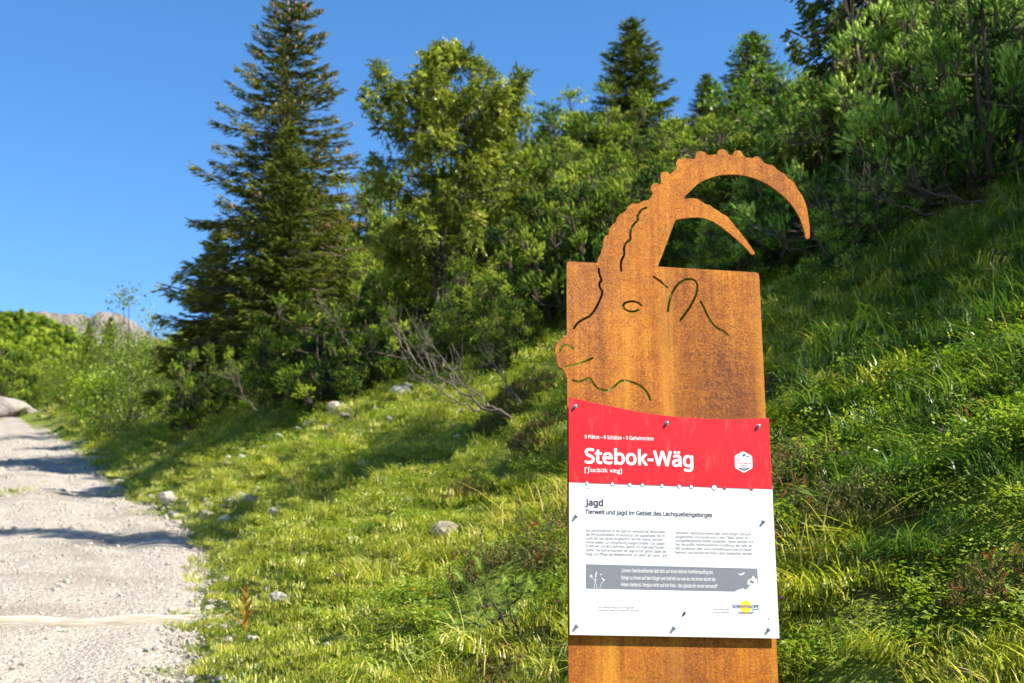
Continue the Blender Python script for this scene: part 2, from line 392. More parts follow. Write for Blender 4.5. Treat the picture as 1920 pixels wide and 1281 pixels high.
def fill2d(loops, thick=0.0, bevel=0.0):
    """flat filled mesh (with holes) out of 2D loops"""
    cu = bpy.data.curves.new('tmp', 'CURVE'); cu.dimensions = '2D'; cu.fill_mode = 'BOTH'
    cu.extrude = thick/2; cu.bevel_depth = bevel; cu.bevel_resolution = 1
    for L in loops:
        sp = cu.splines.new('POLY'); sp.points.add(len(L)-1); sp.use_cyclic_u = True
        for p, q in zip(sp.points, L): p.co = (q[0], q[1], 0, 1)
    o = bpy.data.objects.new('tmp', cu); C.objects.link(o)
    me = bpy.data.meshes.new_from_object(o.evaluated_get(bpy.context.evaluated_depsgraph_get()))
    bpy.data.objects.remove(o); bpy.data.curves.remove(cu); me.materials.clear(); return me
horn = np.concatenate([
    A_([(447,590),(450,565),(463,545),(477,515),(480,490),(495,455),(497,415),(508,378),(525,355),(548,340),(555,295),(585,255),(612,230),(622,200),(650,165),(680,142),(708,125),(718,95),(745,72),(780,58),(815,62),(845,45),(880,30),(905,30)]),
    B_([(103,600),(120,575),(140,545),(128,515),(120,490),(128,455),(150,435),(185,432),(215,440),(232,425),(228,380),(225,335),(245,308),(280,303),(305,310),(330,330),(365,300),(402,262),(395,220),(402,185),(435,165),(490,160),(550,165),(580,170),(608,150),(608,115),(625,88),(660,80),(700,92),(745,123),(800,118),(840,115),(848,85),(870,62),(900,57),(935,72),(970,117),(1012,122),(1020,95),(1045,75),(1085,75),(1110,95),(1150,148),(1190,152),(1230,158),(1250,142),(1280,140),(1320,165),(1355,207),(1405,228),(1450,235),(1490,275),(1530,305),(1575,325),(1610,370),(1660,405),(1690,440),(1715,490),(1760,550),(1790,610),(1815,680),(1832,770),(1845,870),(1852,960),(1850,1015),(1838,1032),(1822,1035),(1808,1022),(1800,980),(1785,920),(1765,860),(1735,790),(1697,720),(1645,650),(1585,588),(1500,513),(1400,443),(1300,393),(1180,353),(1060,335),(950,333),(850,345),(770,370),(690,400),(620,445),(550,510),(500,560)])])
horn2 = B_([(510,598),(560,593),(610,597),(660,620),(710,655),(760,668),(800,700),(850,730),(900,765),(940,785),(980,825),(1030,890),(1090,960),(1150,1040),(1200,1110),(1250,1185),(1245,1200),(1228,1207),(1212,1198),(1160,1138),(1080,1063),(990,983),(900,913),(820,858),(740,823),(660,804),(580,801),(500,808),(430,820)])
topv = float(A_([(300, 600)])[0, 1])
nose = C_([(150,700),(135,665),(125,652),(95,635),(80,615),(72,580),(65,540),(55,500),(57,450),(70,420),(95,390),(130,355)])
outline = np.concatenate([
    [[0, topv-.012], [.003, topv-.003], [.012, topv]], A_([(443, 607)]), catmull(horn, 3), B_([(472, 603)]), catmull(horn2, 3), B_([(385, 832)]), [[float(A_([(1000, 640)])[0, 0]), topv]],
    [[.588, topv], [.597, topv-.003], [.600, topv-.012], [.600, VB], [0, VB]], C_([(165, 735)])*[0, 1], catmull(nose, 3), C_([(160, 330)])*[0, 1]])
cuts = [A_([(895,97),(860,112),(830,145),(815,180),(817,212),(780,250),(755,300),(747,345),(747,390),(710,420),(690,470),(692,528),(668,580),(660,630),(667,678)]),
        A_([(455,660),(462,710),(482,767),(463,790),(468,835),(490,870),(480,915),(450,985),(410,1055),(370,1100),(310,1130),(260,1165),(227,1212)]),
        A_([(850,1000),(820,975),(765,962),(710,972),(682,1000),(695,1030),(735,1052),(780,1056),(820,1043)]),
        D_([(127,143),(160,165),(195,190),(225,222),(250,240)]),
        D_([(257,462),(268,390),(295,300),(340,225),(400,178),(460,165),(505,178),(528,215),(525,280),(500,350),(450,440),(373,547)]),
        D_([(560,373),(590,430),(630,515),(680,590),(740,632),(775,648),(810,685)]),
        C_([(98,492),(105,460),(125,438),(155,430),(190,440),(218,463)]),
        C_([(155,628),(220,615),(290,595),(350,572),(398,550)]),
        C_([(220,755),(265,767),(315,755),(355,735),(380,745),(410,790),(450,830),(500,847),(550,843),(600,815),(640,775),(685,758),(750,768),(820,795),(880,840),(915,890),(933,938)])]
TH = .006
# rust
m, nt, b = newmat('rusted_steel'); tc = N_(nt, 'ShaderNodeTexCoord'); O = tc.outputs['Object']
sep = N_(nt, 'ShaderNodeSeparateXYZ'); nt.links.new(O, sep.inputs[0]); U_, V_ = sep.outputs[0], sep.outputs[1]
fine = noise(nt, O, 190, 4, .7); med = noise(nt, O, 26, 5, .6); big = noise(nt, mapped(nt, O, (1, .45, 1)), 7, 3)
stk = noise(nt, mapped(nt, O, (17, .55, 1)), 1.6, 4, .55); stk2 = noise(nt, mapped(nt, O, (70, 1.6, 1)), 1.0, 3)
v = math_(nt, 'ADD', math_(nt, 'MULTIPLY', med, .30), math_(nt, 'MULTIPLY', big, .55))
v = math_(nt, 'ADD', v, math_(nt, 'MULTIPLY', stk2, .36)); v = math_(nt, 'ADD', v, math_(nt, 'MULTIPLY', stk, .16))
v = math_(nt, 'SUBTRACT', math_(nt, 'ADD', v, math_(nt, 'MULTIPLY', fine, .92)), .60)
c = ramp(nt, v, [(.24, (.075, .018, .004)), (.42, (.22, .060, .004)), (.58, (.37, .115, .005)), (.78, (.54, .21, .014))])
def gauss(du, dv, su, sv):
    a = math_(nt, 'DIVIDE', math_(nt, 'SUBTRACT', U_, du), su); bb = math_(nt, 'DIVIDE', math_(nt, 'SUBTRACT', V_, dv), sv)
    q = math_(nt, 'ADD', math_(nt, 'MULTIPLY', a, a), math_(nt, 'MULTIPLY', bb, bb)); return math_(nt, 'POWER', 2.718, math_(nt, 'MULTIPLY', q, -1))
# bright runs below the brow and along the right edge
run = math_(nt, 'MULTIPLY', gauss(.303, .55, .022, .75), math_(nt, 'ADD', math_(nt, 'MULTIPLY', stk2, 1.1), .1))
run = math_(nt, 'MAXIMUM', run, math_(nt, 'MULTIPLY', gauss(.592, .6, .016, .7), .55))
run = math_(nt, 'MAXIMUM', run, math_(nt, 'MULTIPLY', gauss(.17, .5, .02, .45), stk2))
run = math_(nt, 'MAXIMUM', run, math_(nt, 'MULTIPLY', gauss(.11, .0, .04, .25), math_(nt, 'MULTIPLY', stk2, 1.2)))
c = mix(nt, math_(nt, 'MULTIPLY', run, .95, True), c, (.60, .26, .022))
# dark pitted patches
sp = ramp(nt, noise(nt, O, 105, 4, .75), [(.50, (0, 0, 0)), (.60, (1, 1, 1))])
pit = math_(nt, 'MULTIPLY', gauss(.475, .86, .10, .24), sp)
c = mix(nt, math_(nt, 'MULTIPLY', pit, .85), c, (.10, .035, .018))
dk = math_(nt, 'MAXIMUM', math_(nt, 'MULTIPLY', gauss(.468, .93, .022, .06), med), math_(nt, 'MULTIPLY', gauss(.19, .74, .07, .04), .42))
dk = math_(nt, 'MAXIMUM', dk, math_(nt, 'MULTIPLY', gauss(.30, -.05, .12, .16), .35)); dk = math_(nt, 'MAXIMUM', dk, math_(nt, 'MULTIPLY', gauss(.47, .80, .11, .22), math_(nt, 'MULTIPLY', stk2, .75)))
c = mix(nt, math_(nt, 'MULTIPLY', dk, 1.15, True), c, (.085, .026, .016))
# greyish mill scale specks, more on the upper left
grey = math_(nt, 'MULTIPLY', ramp(nt, noise(nt, O, 300, 2), [(.56, (0, 0, 0)), (.66, (1, 1, 1))]), math_(nt, 'ADD', math_(nt, 'MULTIPLY', gauss(.05, 1.12, .14, .28), .75), .18))
c = mix(nt, grey, c, (.26, .20, .17))
sp2 = ramp(nt, noise(nt, O, 140, 4, .75), [(.57, (0, 0, 0)), (.66, (.7, .7, .7))])
c = mix(nt, sp2, c, (.085, .03, .014))
nt.links.new(c, b.inputs['Base Color']); b.inputs['Roughness'].default_value = .7; b.inputs['Specular IOR Level'].default_value = .2
bump(nt, b, math_(nt, 'ADD', math_(nt, 'ADD', fine, math_(nt, 'MULTIPLY', med, .6)), math_(nt, 'MULTIPLY', pit, 1.6)), .45, .0035)
M['rust'] = m

stele = empty('information_stele')
stele.matrix_world = Matrix([[*RW[0], OW[0]], [*RW[1], OW[1]], [*RW[2], OW[2]], [0, 0, 0, 1]])
tag(stele, 'rusted steel information stele cut as an ibex head with curved horns, red and white panel', 'sign')
pl = obj('steel_plate', fill2d([outline]+[slot(c_, .0078) for c_ in cuts], TH-.001, .0005), M['rust'], stele)
pl.location = (0, 0, -TH/2); tag(pl, 'rusted steel plate with ibex head cut-outs and horn silhouette')
PZ = .016; PT = .003                         # front face of the panel, its thickness
def pmat(name, col, rough, dirt=None):
    m, nt, b = newmat(name); tc = N_(nt, 'ShaderNodeTexCoord'); O = tc.outputs['Object']
    n = noise(nt, O, 6, 4); c = mix(nt, n, tuple(x*.95 for x in col), col); c = mix(nt, math_(nt, 'MULTIPLY', ramp(nt, noise(nt, mapped(nt, O, (1, .25, 1)), 40, 5, .7), [(.55, (0, 0, 0)), (.75, (1, 1, 1))]), .16), c, (.42, .34, .24))
    if dirt:
        s1 = ramp(nt, noise(nt, mapped(nt, O, (1, .35, 1), (.0, .2, 0)), 22, 4, .6), [(.58, (0, 0, 0)), (.70, (1, 1, 1))])
        sp = N_(nt, 'ShaderNodeSeparateXYZ'); nt.links.new(O, sp.inputs[0])
        a = math_(nt, 'DIVIDE', math_(nt, 'SUBTRACT', sp.outputs[0], .155), .07); a = math_(nt, 'POWER', 2.718, math_(nt, 'MULTIPLY', math_(nt, 'MULTIPLY', a, a), -1))
        low = N_(nt, 'ShaderNodeMapRange'); low.inputs[1].default_value = .45; low.inputs[2].default_value = .2
        nt.links.new(sp.outputs[1], low.inputs[0])
        c = mix(nt, math_(nt, 'MULTIPLY', math_(nt, 'MULTIPLY', s1, a), math_(nt, 'MULTIPLY', low.outputs[0], .45)), c, (.62, .46, .26))
    nt.links.new(c, b.inputs['Base Color']); b.inputs['Roughness'].default_value = rough; b.inputs['Specular IOR Level'].default_value = .4; return m
M['red'] = pmat('red_print', (.52, .0018, .006), .42)
M['white'] = pmat('white_print', (.66, .66, .65), .45, True)
M['ink'] = plain('dark_blue_ink', (.018, .020, .05), .5)
M['greyink'] = plain('grey_ink', (.045, .045, .06), .5)
M['paleink'] = plain('pale_ink', (.50, .50, .50), .5)
M['wink'] = plain('white_ink', (.74, .74, .74), .45)
M['band'] = plain('grey_band_print', (.155, .165, .185), .45, var=.08, scale=9)
M['redink'] = plain('red_ink', (.68, .006, .02), .45)
M['blueink'] = plain('blue_ink', (.008, .045, .22), .45)
M['yellow'] = plain('yellow_ink', (.90, .58, .01), .45)
M['bolt'] = plain('bolt_steel', (.40, .41, .43), .38, 1.0)
topc = E2([(107,65),(300,108),(500,150),(700,190),(900,218),(1100,235),(1300,244),(1500,244),(1730,235)], PZ)
L0, L1 = 0.001, .6035
topc[:, 0] = L0 + (topc[:, 0]-topc[0, 0])/(topc[-1, 0]-topc[0, 0])*(L1-L0); topc = catmull(topc, 4)
vmid = float(np.mean(E2([(110, 763), (1757, 820)], PZ)[:, 1])); vbot = float(np.mean(E3([(107, 920), (1663, 945)], PZ)[:, 1]))
hd = obj('header_panel', fill2d([np.concatenate([topc, [[L1, vmid+.0002], [L0, vmid+.0002]]])], PT-.0006, .0003), M['red'], stele); hd.location.z = PZ-PT/2
tag(hd, 'red header panel with curved upper edge')
tp = obj('text_panel', fill2d([[[L0, vmid-.0002], [L1, vmid-.0002], [L1, vbot], [L0, vbot]]], PT-.0006, .0003), M['white'], stele); tp.location.z = PZ-PT/2
tag(tp, 'white lower panel with printed text')
INK = PT/2 + .0004                           # print lies just above the panel face
def prn(name, loops, mat, parent, lift=0.0):
    o = obj(name, fill2d(loops), M[mat], parent); o.location.z = INK + lift; return o
def circ(c, r, n=28): return np.array([[c[0]+r*math.cos(t), c[1]+r*math.sin(t)] for t in np.arange(n)*2*math.pi/n])
try:   # Blender's own interface typeface; its built-in font is the fallback
    import os
    FONT = bpy.data.fonts.load(os.path.join(bpy.utils.resource_path('LOCAL'), 'datafiles', 'fonts', 'NotoSansHebrew-Regular.woff2'))
except Exception:
    FONT = None
def text_mesh(body, offset=0.0, res=3, plainfont=False):
    cu = bpy.data.curves.new('tmp', 'FONT'); cu.body = body; cu.size = 1
    if FONT is not None and not plainfont: cu.font = FONT
    cu.offset = offset; cu.resolution_u = res; cu.fill_mode = 'FRONT'
    o = bpy.data.objects.new('tmp', cu); C.objects.link(o)
    me = bpy.data.meshes.new_from_object(o.evaluated_get(bpy.context.evaluated_depsgraph_get()))
    bpy.data.objects.remove(o); bpy.data.curves.remove(cu); me.materials.clear()
    V = np.empty(len(me.vertices)*3); me.vertices.foreach_get('co', V); return me, V.reshape(-1, 3)
CAPS = {f_: float(np.ptp(text_mesh('H', plainfont=f_)[1][:, 1])) for f_ in (False, True)}
def embolden(me, d, n_=4):
    V = np.empty(len(me.vertices)*3); me.vertices.foreach_get('co', V); V = V.reshape(-1, 3); T = []
    me.calc_loop_triangles(); T = np.array([t.vertices for t in me.loop_triangles], int).reshape(-1, 3); n = len(V); VV, TT = [], []
    for k, (a, b) in enumerate([(math.cos(q)*d, math.sin(q)*d) for q in np.arange(n_)*2*math.pi/n_ + math.pi/4]):
        VV.append(V + [a, b, k*.002]); TT.append(T + k*n)
    return mesh('lettering', np.concatenate(VV), np.concatenate(TT)), np.concatenate(VV)
def letter(name, body, p0, p1, cap, mat, parent, offset=0.0, res=3, lift=0.0, slant=0.0, plainfont=False):
    """a line of print from p0 (left end of the baseline) to p1, capital height cap"""
    me, V = text_mesh(body, 0, res, plainfont)
    if offset > .001: me, V = embolden(me, offset*CAPS[plainfont]/.7, 8 if cap > .03 else 4)
    x0, x1 = V[:, 0].min(), V[:, 0].max()
    ux = (p1-p0); L = np.linalg.norm(ux); ux = ux/L; uy = np.array([-ux[1], ux[0]])
    a = (V[:, 0]-x0)/(x1-x0)*L + slant*V[:, 1]*cap; bb = V[:, 1]*cap/CAPS[plainfont]
    V2 = np.zeros_like(V); V2[:, 2] = V[:, 2]*.012; V2[:, :2] = p0 + a[:, None]*ux + bb[:, None]*uy
    me.vertices.foreach_set('co', V2.ravel()); me.update()
    o = obj(name, me, M[mat], parent); o.location.z = INK + lift; return o
pp = lambda fn, *pts: fn(list(pts), PZ)
P_ = pp(E2, (245, 403), (810, 419)); letter('motto_lettering', '9 Plätze – 9 Schätze – 9 Geheimnisse', P_[0], P_[1], .0105, 'wink', hd, .016)
P_ = pp(E2, (245, 602), (1135, 634)); letter('title_lettering', 'Stebok-Wäg', P_[0], P_[1], .0415, 'wink', hd, .030, 6)
P_ = pp(E2, (245, 675), (550, 684)); letter('pronunciation_lettering', "['ʃte:bɔk væg]", P_[0], P_[1], .0125, 'wink', hd, .006, plainfont=True)
for nm, pts, rr, fillc in [('trail_stop', [(265,770),(473,776),(615,781),(719,785),(878,790),(1018,796),(1118,799)], .0058, 'wink'), ('trail_stop', [(1306,806)], .0083, 'wink'), ('trail_stop', [(1389,808),(1610,816)], .0056, 'redink')]:
    for q in pts:
        c0 = E2([q], PZ)[0]; c0[1] = vmid
        o = prn(nm, [circ(c0, rr)], 'greyink', hd, .0004); prn('dot', [circ(c0, rr-.0016)], fillc, o).location.z = .0003
u0, u1 = E2([(265, 770), (1610, 816)], PZ)[:, 0]
prn('trail_line', [[[u0, vmid-.0006], [u1, vmid-.0006], [u1, vmid+.0006], [u0, vmid+.0006]]], 'greyink', hd)
P_ = pp(E2, (245, 815), (290, 817)); letter('start_lettering', 'START', P_[0], P_[1], .0038, 'greyink', tp, 0, 2)
P_ = pp(E2, (1598, 861), (1628, 862)); letter('finish_lettering', 'ZIEL', P_[0], P_[1], .0038, 'greyink', tp, 0, 2)
P_ = pp(E2, (250, 950), (397, 955)); letter('heading_lettering', 'Jagd', P_[0], P_[1], .0175, 'ink', tp, .05, 5)
P_ = pp(E2, (250, 1018), (1290, 1047)); letter('subheading_lettering', 'Tierwelt und Jagd im Gebiet des Lechquellengebirges', P_[0], P_[1], .0118, 'ink', tp, .04, 4)
d0, d1 = pp(E2, (250, 1080), (1645, 1121))
prn('dotted_rule', [circ(d0+(d1-d0)*t, .0008, 6) for t in np.linspace(0, 1, 104)], 'greyink', tp)
c1 = ['Seit Jahrhunderten ist die Jagd ein wesentlicher Bestandteil', 'des Wirtschaftslebens im Klostertal. Die Jagdgebiete, die im', 'Laufe der Zeit genau eingegrenzt worden waren, wurden', 'immer wieder zur Verpachtung ausgeschrieben. Das Gebiet,', 'in dem wir uns jetzt befinden, gehört zur Eigenjagd Rauher', 'Staffel. Die Aufmerksamkeit der Jägerschaft gehört dabei der', 'Hege und Pflege des Wildbestands, vor allem des Gams- und']
c2 = ['Steinwilds. Steinböcke waren über einen langen Zeitraum', 'ausgestorben und wurden erst in den 1960er Jahren im', 'Lechquellengebirge wieder ausgesetzt. Heute befindet sich', 'hier die größte Steinbockkolonie Vorarlbergs, die mehr als', '400 Steinböcke zählt. Auch Steinadlerpaare sind im Gebiet', 'heimisch und können mit etwas Glück beobachtet werden.']
for txt, x0, ya, xe in [(c1, 232, (148, 178, 206, 236, 264, 295, 325), (826, 826, 807, 829, 823, 839, 839)), (c2, 904, (166, 195, 223, 252, 282, 312), (1469, 1446, 1488, 1475, 1476, 1483))]:
    for t, y0, x1 in zip(txt, ya, xe):
        P_ = pp(E3, (x0, y0), (x1, y0+(x1-x0)*.0195)); letter('text_line', t, P_[0], P_[1], .0080, 'ink', tp, 0, 2)
# grey band: flowers, three lines, bird and ibex on a crag left white
bandp = E6([(48,45),(1863,92),(1868,180),(1872,265),(1866,242),(1860,205),(1852,196),(1838,190),(1832,172),(1822,166),(1810,178),(1806,192),(1790,200),(1765,212),(1757,238),(1762,262),(1780,258),(1788,268),(1772,282),(1768,300),(1755,306),(1748,300),(1738,322),(1730,312),(1716,294),(1708,303),(1690,306),(1665,312),(1645,322),(1628,335),(50,303)], PZ)
hole = E6([(1780,222),(1795,212),(1818,222),(1830,236),(1826,246),(1808,246),(1790,238)], PZ)
band = prn('grey_band', [bandp], 'band', tp); band.location.z = INK
o = prn('ibex_print', [hole], 'band', band, 0); o.location.z = .0003
bl = [(E6([(420,130),(1398,148)], PZ), '„Unsere Steinbockfamilie lädt dich auf einen kleinen Familienausflug ein.'), (E6([(420,205),(1420,225)], PZ), 'Steige zu ihnen auf den Hügel und stell dir vor wie du mit ihnen durch die'), (E6([(420,278),(1445,298)], PZ), 'Felsen kletterst. Vergiss nicht auf ein Foto - das glaubt dir sonst niemand!“')]
for P_, t in bl: letter('quote_line', t, P_[0], P_[1], .0098, 'wink', band, .012, 2).location.z = .0004
fl = [slot(E6(q, PZ), .0009) for q in ([(138,302),(140,260),(148,210),(155,160)], [(168,302),(160,265),(140,220),(112,182)], [(195,303),(205,265),(225,235),(236,212)])]
for q, r0 in (((103,172),.0036),((158,135),.0018),((155,152),.0019),((150,172),.0018),((150,212),.0022),((207,155),.0017),((238,212),.0022),((222,198),.0020)): fl.append(circ(E6([q], PZ)[0], r0, 10))
for q in fl: prn('flower_print', [q], 'wink', band).location.z = .0004
prn('bird_print', [E6([(1662,142),(1690,150),(1710,138),(1728,130),(1722,146),(1705,158),(1690,164),(1672,158)], PZ)], 'wink', band).location.z = .0004
P_ = pp(E6, (182, 511), (560, 516)); letter('credit_line', 'Der Steinbock Weg ist ein Projekt der', P_[0], P_[1], .0052, 'greyink', tp, 0, 2)
P_ = pp(E6, (182, 540), (617, 547)); letter('credit_line', 'Gemeinde Dalaas und Klostertal Tourismus', P_[0], P_[1], .0052, 'greyink', tp, 0, 2)
P_ = pp(E6, (1408, 531), (1570, 533)); letter('thanks_line', 'Herzlichen Dank', P_[0], P_[1], .0052, 'greyink', tp, 0, 2)
P_ = pp(E6, (1377, 561), (1570, 564)); letter('thanks_line', 'an unseren Sponsor', P_[0], P_[1], .0052, 'greyink', tp, 0, 2)
sunp = E6([(1680,520),(1684,475),(1698,448),(1716,440),(1706,434),(1738,428),(1768,434),(1780,446),(1796,462),(1800,490),(1798,515),(1786,535),(1768,552),(1778,560),(1745,566),(1715,556),(1696,545),(1702,534)], PZ)
sn = prn('sponsor_sun', [sunp], 'yellow', tp)
P_ = pp(E6, (1600, 509), (1883, 512)); letter('sponsor_lettering', 'SONNENKOPF', P_[0], P_[1], .0093, 'blueink', sn, .022, 3).location.z = .0004
for a0, a1, yy in ((1648, 1835, 549), (1670, 1818, 563)):
    Ls = []; x = a0
    while x < a1:
        x2 = min(a1, x + rng.uniform(9, 26)); q = E6([(x, yy), (x2, yy+.3), (x2, yy+6.5), (x, yy+6.2)], PZ); Ls.append(q); x = x2 + 4
    for q in Ls: prn('small_print', [q], 'greyink', sn).location.z = .0004
prn('swoosh', [E6([(1806,527),(1845,522),(1884,514),(1884,520),(1845,530),(1810,533)], PZ)], 'blueink', sn).location.z = .0004
# hexagonal emblem
hexp = E5([(590,322),(620,312),(650,322),(795,400),(815,430),(825,655),(812,680),(665,765),(640,773),(615,765),(462,680),(445,655),(438,425),(452,398)], PZ)
hx = prn('emblem', [hexp], 'wink', hd); tag(hx, 'white hexagonal trail emblem')
def ep(nm, pts, mat, lift=.0004):
    o = prn(nm, [E5(pts, PZ)], mat, hx); o.location.z = lift; return o
ep('emblem_peak', [(580,440),(605,395),(622,380),(640,350),(660,365),(668,395),(690,425),(660,405),(640,415),(625,432),(612,408),(595,425)], 'ink')
ep('emblem_peak', [(475,440),(505,405),(530,388),(548,412),(530,418),(512,415)], 'ink'); ep('emblem_peak', [(690,420),(715,398),(740,412),(778,445),(745,425),(722,432)], 'ink')
ep('emblem_base', [(497,665),(780,672),(645,745)], 'ink')
o = prn('emblem_nine', [slot(E5([(490,590),(515,550),(540,500),(540,475),(515,458),(488,470),(482,495),(500,512),(520,500)], PZ), .0016)], 'redink', hx); o.location.z = .0004
P_ = pp(E5, (535, 582), (792, 590)); letter('emblem_lettering', 'Schätze', P_[0], P_[1], .0056, 'redink', hx, .01, 3).location.z = .0004
P_ = pp(E5, (562, 525), (748, 530)); letter('emblem_lettering', 'Plätze', P_[0], P_[1], .0056, 'paleink', hx, -.005, 2).location.z = .0004
for a0, a1, yy in ((548, 730, 606), (570, 705, 640)):
    ep('emblem_small_print', [(a0, yy), (a1, yy+3), (a1, yy+14), (a0, yy+11)], 'greyink')
for a0, a1, yy in ((572, 705, 683), (605, 675, 712)):
    ep('emblem_small_print', [(a0, yy), (a1, yy+2), (a1-8, yy+14), (a0+8, yy+12)], 'paleink', .0007)
# chipped spots on the white panel
prn('paint_chip', [E3([(975,742),(982,762),(968,778),(948,790),(955,768),(962,752)], PZ)], 'ink', tp)
prn('paint_chip', [E3([(1602,794),(1605,802),(1596,812),(1592,814),(1595,803)], PZ)], 'ink', tp)
# bolts
bm = bmesh.new()
prof = [(.0040, 0), (.0040, .0060), (.0034, .0074), (.0022, .0079)]; k = 14; rings = []
for r0, z0 in prof: rings.append([bm.verts.new((r0*math.cos(t*2*math.pi/k), r0*math.sin(t*2*math.pi/k), z0)) for t in range(k)])
for a, bb in zip(rings, rings[1:]):
    for t in range(k): bm.faces.new((a[t], a[(t+1) % k], bb[(t+1) % k], bb[t]))
inn = [bm.verts.new((.0018*math.cos(t*2*math.pi/k), .0018*math.sin(t*2*math.pi/k), .0062)) for t in range(k)]
for t in range(k): bm.faces.new((rings[-1][t], rings[-1][(t+1) % k], inn[(t+1) % k], inn[t]))
bm.faces.new(inn); wash = [[bm.verts.new((r0*math.cos(t*2*math.pi/k), r0*math.sin(t*2*math.pi/k), z0)) for t in range(k)] for r0, z0 in ((.0058, 0), (.0058, .0009), (.003, .0009))]
for a, bb in zip(wash, wash[1:]):
    for t in range(k): bm.faces.new((a[t], a[(t+1) % k], bb[(t+1) % k], bb[t]))
bme = bpy.data.meshes.new('bolt'); bm.to_mesh(bme); bm.free(); bme.materials.append(M['bolt'])
spm = bpy.data.meshes.new('spacer')
bm = bmesh.new(); bmesh.ops.create_cone(bm, cap_ends=True, segments=12, radius1=.006, radius2=.006, depth=PZ-PT-.0006); bm.to_mesh(spm); bm.free(); spm.materials.append(M['bolt'])
for q in list(E2([(172,138),(922,275),(1672,297),(178,1036),(1714,1080)], PZ+.006)) + list(E3([(168,853),(897,868),(1606,879)], PZ+.006)):
    o = obj('bolt', bme, None, stele); o.location = (q[0], q[1], PZ+.0002)
    o = obj('spacer', spm, None, stele); o.location = (q[0], q[1], (PZ-PT)/2)

# ------------------------------------------------------------------ trees and shrubs
def spruce_meshes(seed, Ht, R, n_need=11, dens=1.0, cones=False, sparse=0.0, power=.85):
    r = np.random.default_rng(seed); fo, wo, co = MB(), MB(), MB()
    zs_ = np.linspace(0, Ht, 12); wob = np.cumsum(r.normal(0, .012, (12, 2)), 0)
    tube(wo, np.stack([wob[:, 0], wob[:, 1], zs_], 1), np.maximum(.012, .085*Ht/6*(1-zs_/Ht)), 9)
    z = .04*Ht; az0 = 0
    SP, SD, SL, SV = [], [], [], []
    while z < Ht*.985:
        f = z/Ht; L = R*(1-f)**power*(1-.35*np.exp(-f*14)) + .05
        nb = max(4, int(6 + 2*(1-f)))
        for q in range(nb):
            if r.random() < sparse: continue
            Lb = L*r.uniform(.62, 1.12); az = az0 + q*2*math.pi/nb + r.normal(0, .22)
            h = np.array([math.cos(az), math.sin(az), 0]); sd_ = np.array([-h[1], h[0], 0])
            el = -.34 + .85*f**1.3 + r.normal(0, .09); zz = z + r.normal(0, .05)
            t = np.linspace(0, 1, 6)[:, None]
            ax = np.array([0, 0, zz]) + h*Lb*t + np.array([0, 0, 1.])*(Lb*(el*t - .28*t**2*(1-f) + .30*t**4*(1-.6*f)))
            tube(wo, ax, np.linspace(.016, .004, 6)*max(.4, Lb), 4)
            wmax = .30*Lb + .05; n = max(9, int(dens*80*Lb*(.6+.4*Lb)))
            tt = r.random(n)**.75; uu = r.uniform(-1, 1, n)
            wid = wmax*np.clip(1.15-tt, .12, 1)*np.clip(tt*3.5, .15, 1)
            base = np.stack([np.interp(tt, t[:, 0], ax[:, i]) for i in range(3)], 1)
            tang = norm(ax[-1]-ax[0])
            p = base + sd_*(uu*wid)[:, None]; p[:, 2] -= (.32*np.abs(uu)*wid + r.uniform(0, .07, n)*Lb)
            d = tang + sd_*(uu*.95)[:, None] + r.normal(0, .22, (n, 3)); d[:, 2] -= .10
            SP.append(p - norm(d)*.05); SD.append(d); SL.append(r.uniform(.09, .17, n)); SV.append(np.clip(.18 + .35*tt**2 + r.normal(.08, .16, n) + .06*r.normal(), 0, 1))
            if cones and f > .32 and r.random() < .75:
                for _ in range(r.integers(1, 4)):
                    tq = r.uniform(.55, 1); pb = np.array([np.interp(tq, t[:, 0], ax[:, i]) for i in range(3)]) + sd_*r.normal(0, .07)
                    pb[2] -= .02; cl = r.uniform(.07, .12)
                    tube(co, [pb, pb-[0, 0, .2*cl], pb-[0, 0, .6*cl], pb-[0, 0, cl]], [.004, .016, .018, .004], 6)
        az0 += 1.1; z += (.095 + .075*(1-f))*r.uniform(.8, 1.2)*max(.75, Ht/8)
    SP.append(np.stack([np.zeros(16), np.zeros(16), np.linspace(Ht*.93, Ht, 16)], 1)); SD.append(np.tile([0, 0, 1.], (16, 1)) + r.normal(0, .3, (16, 3))); SL.append(np.full(16, .12)); SV.append(np.full(16, .5))
    shoots(fo, np.concatenate(SP), np.concatenate(SD), np.concatenate(SL), n_need, .045, .0115, .75, np.concatenate(SV), r, core=.30)
    return fo.mesh('spruce_needles'), wo.mesh('spruce_trunk', True), (co.mesh('spruce_cones', True) if co.V else None)

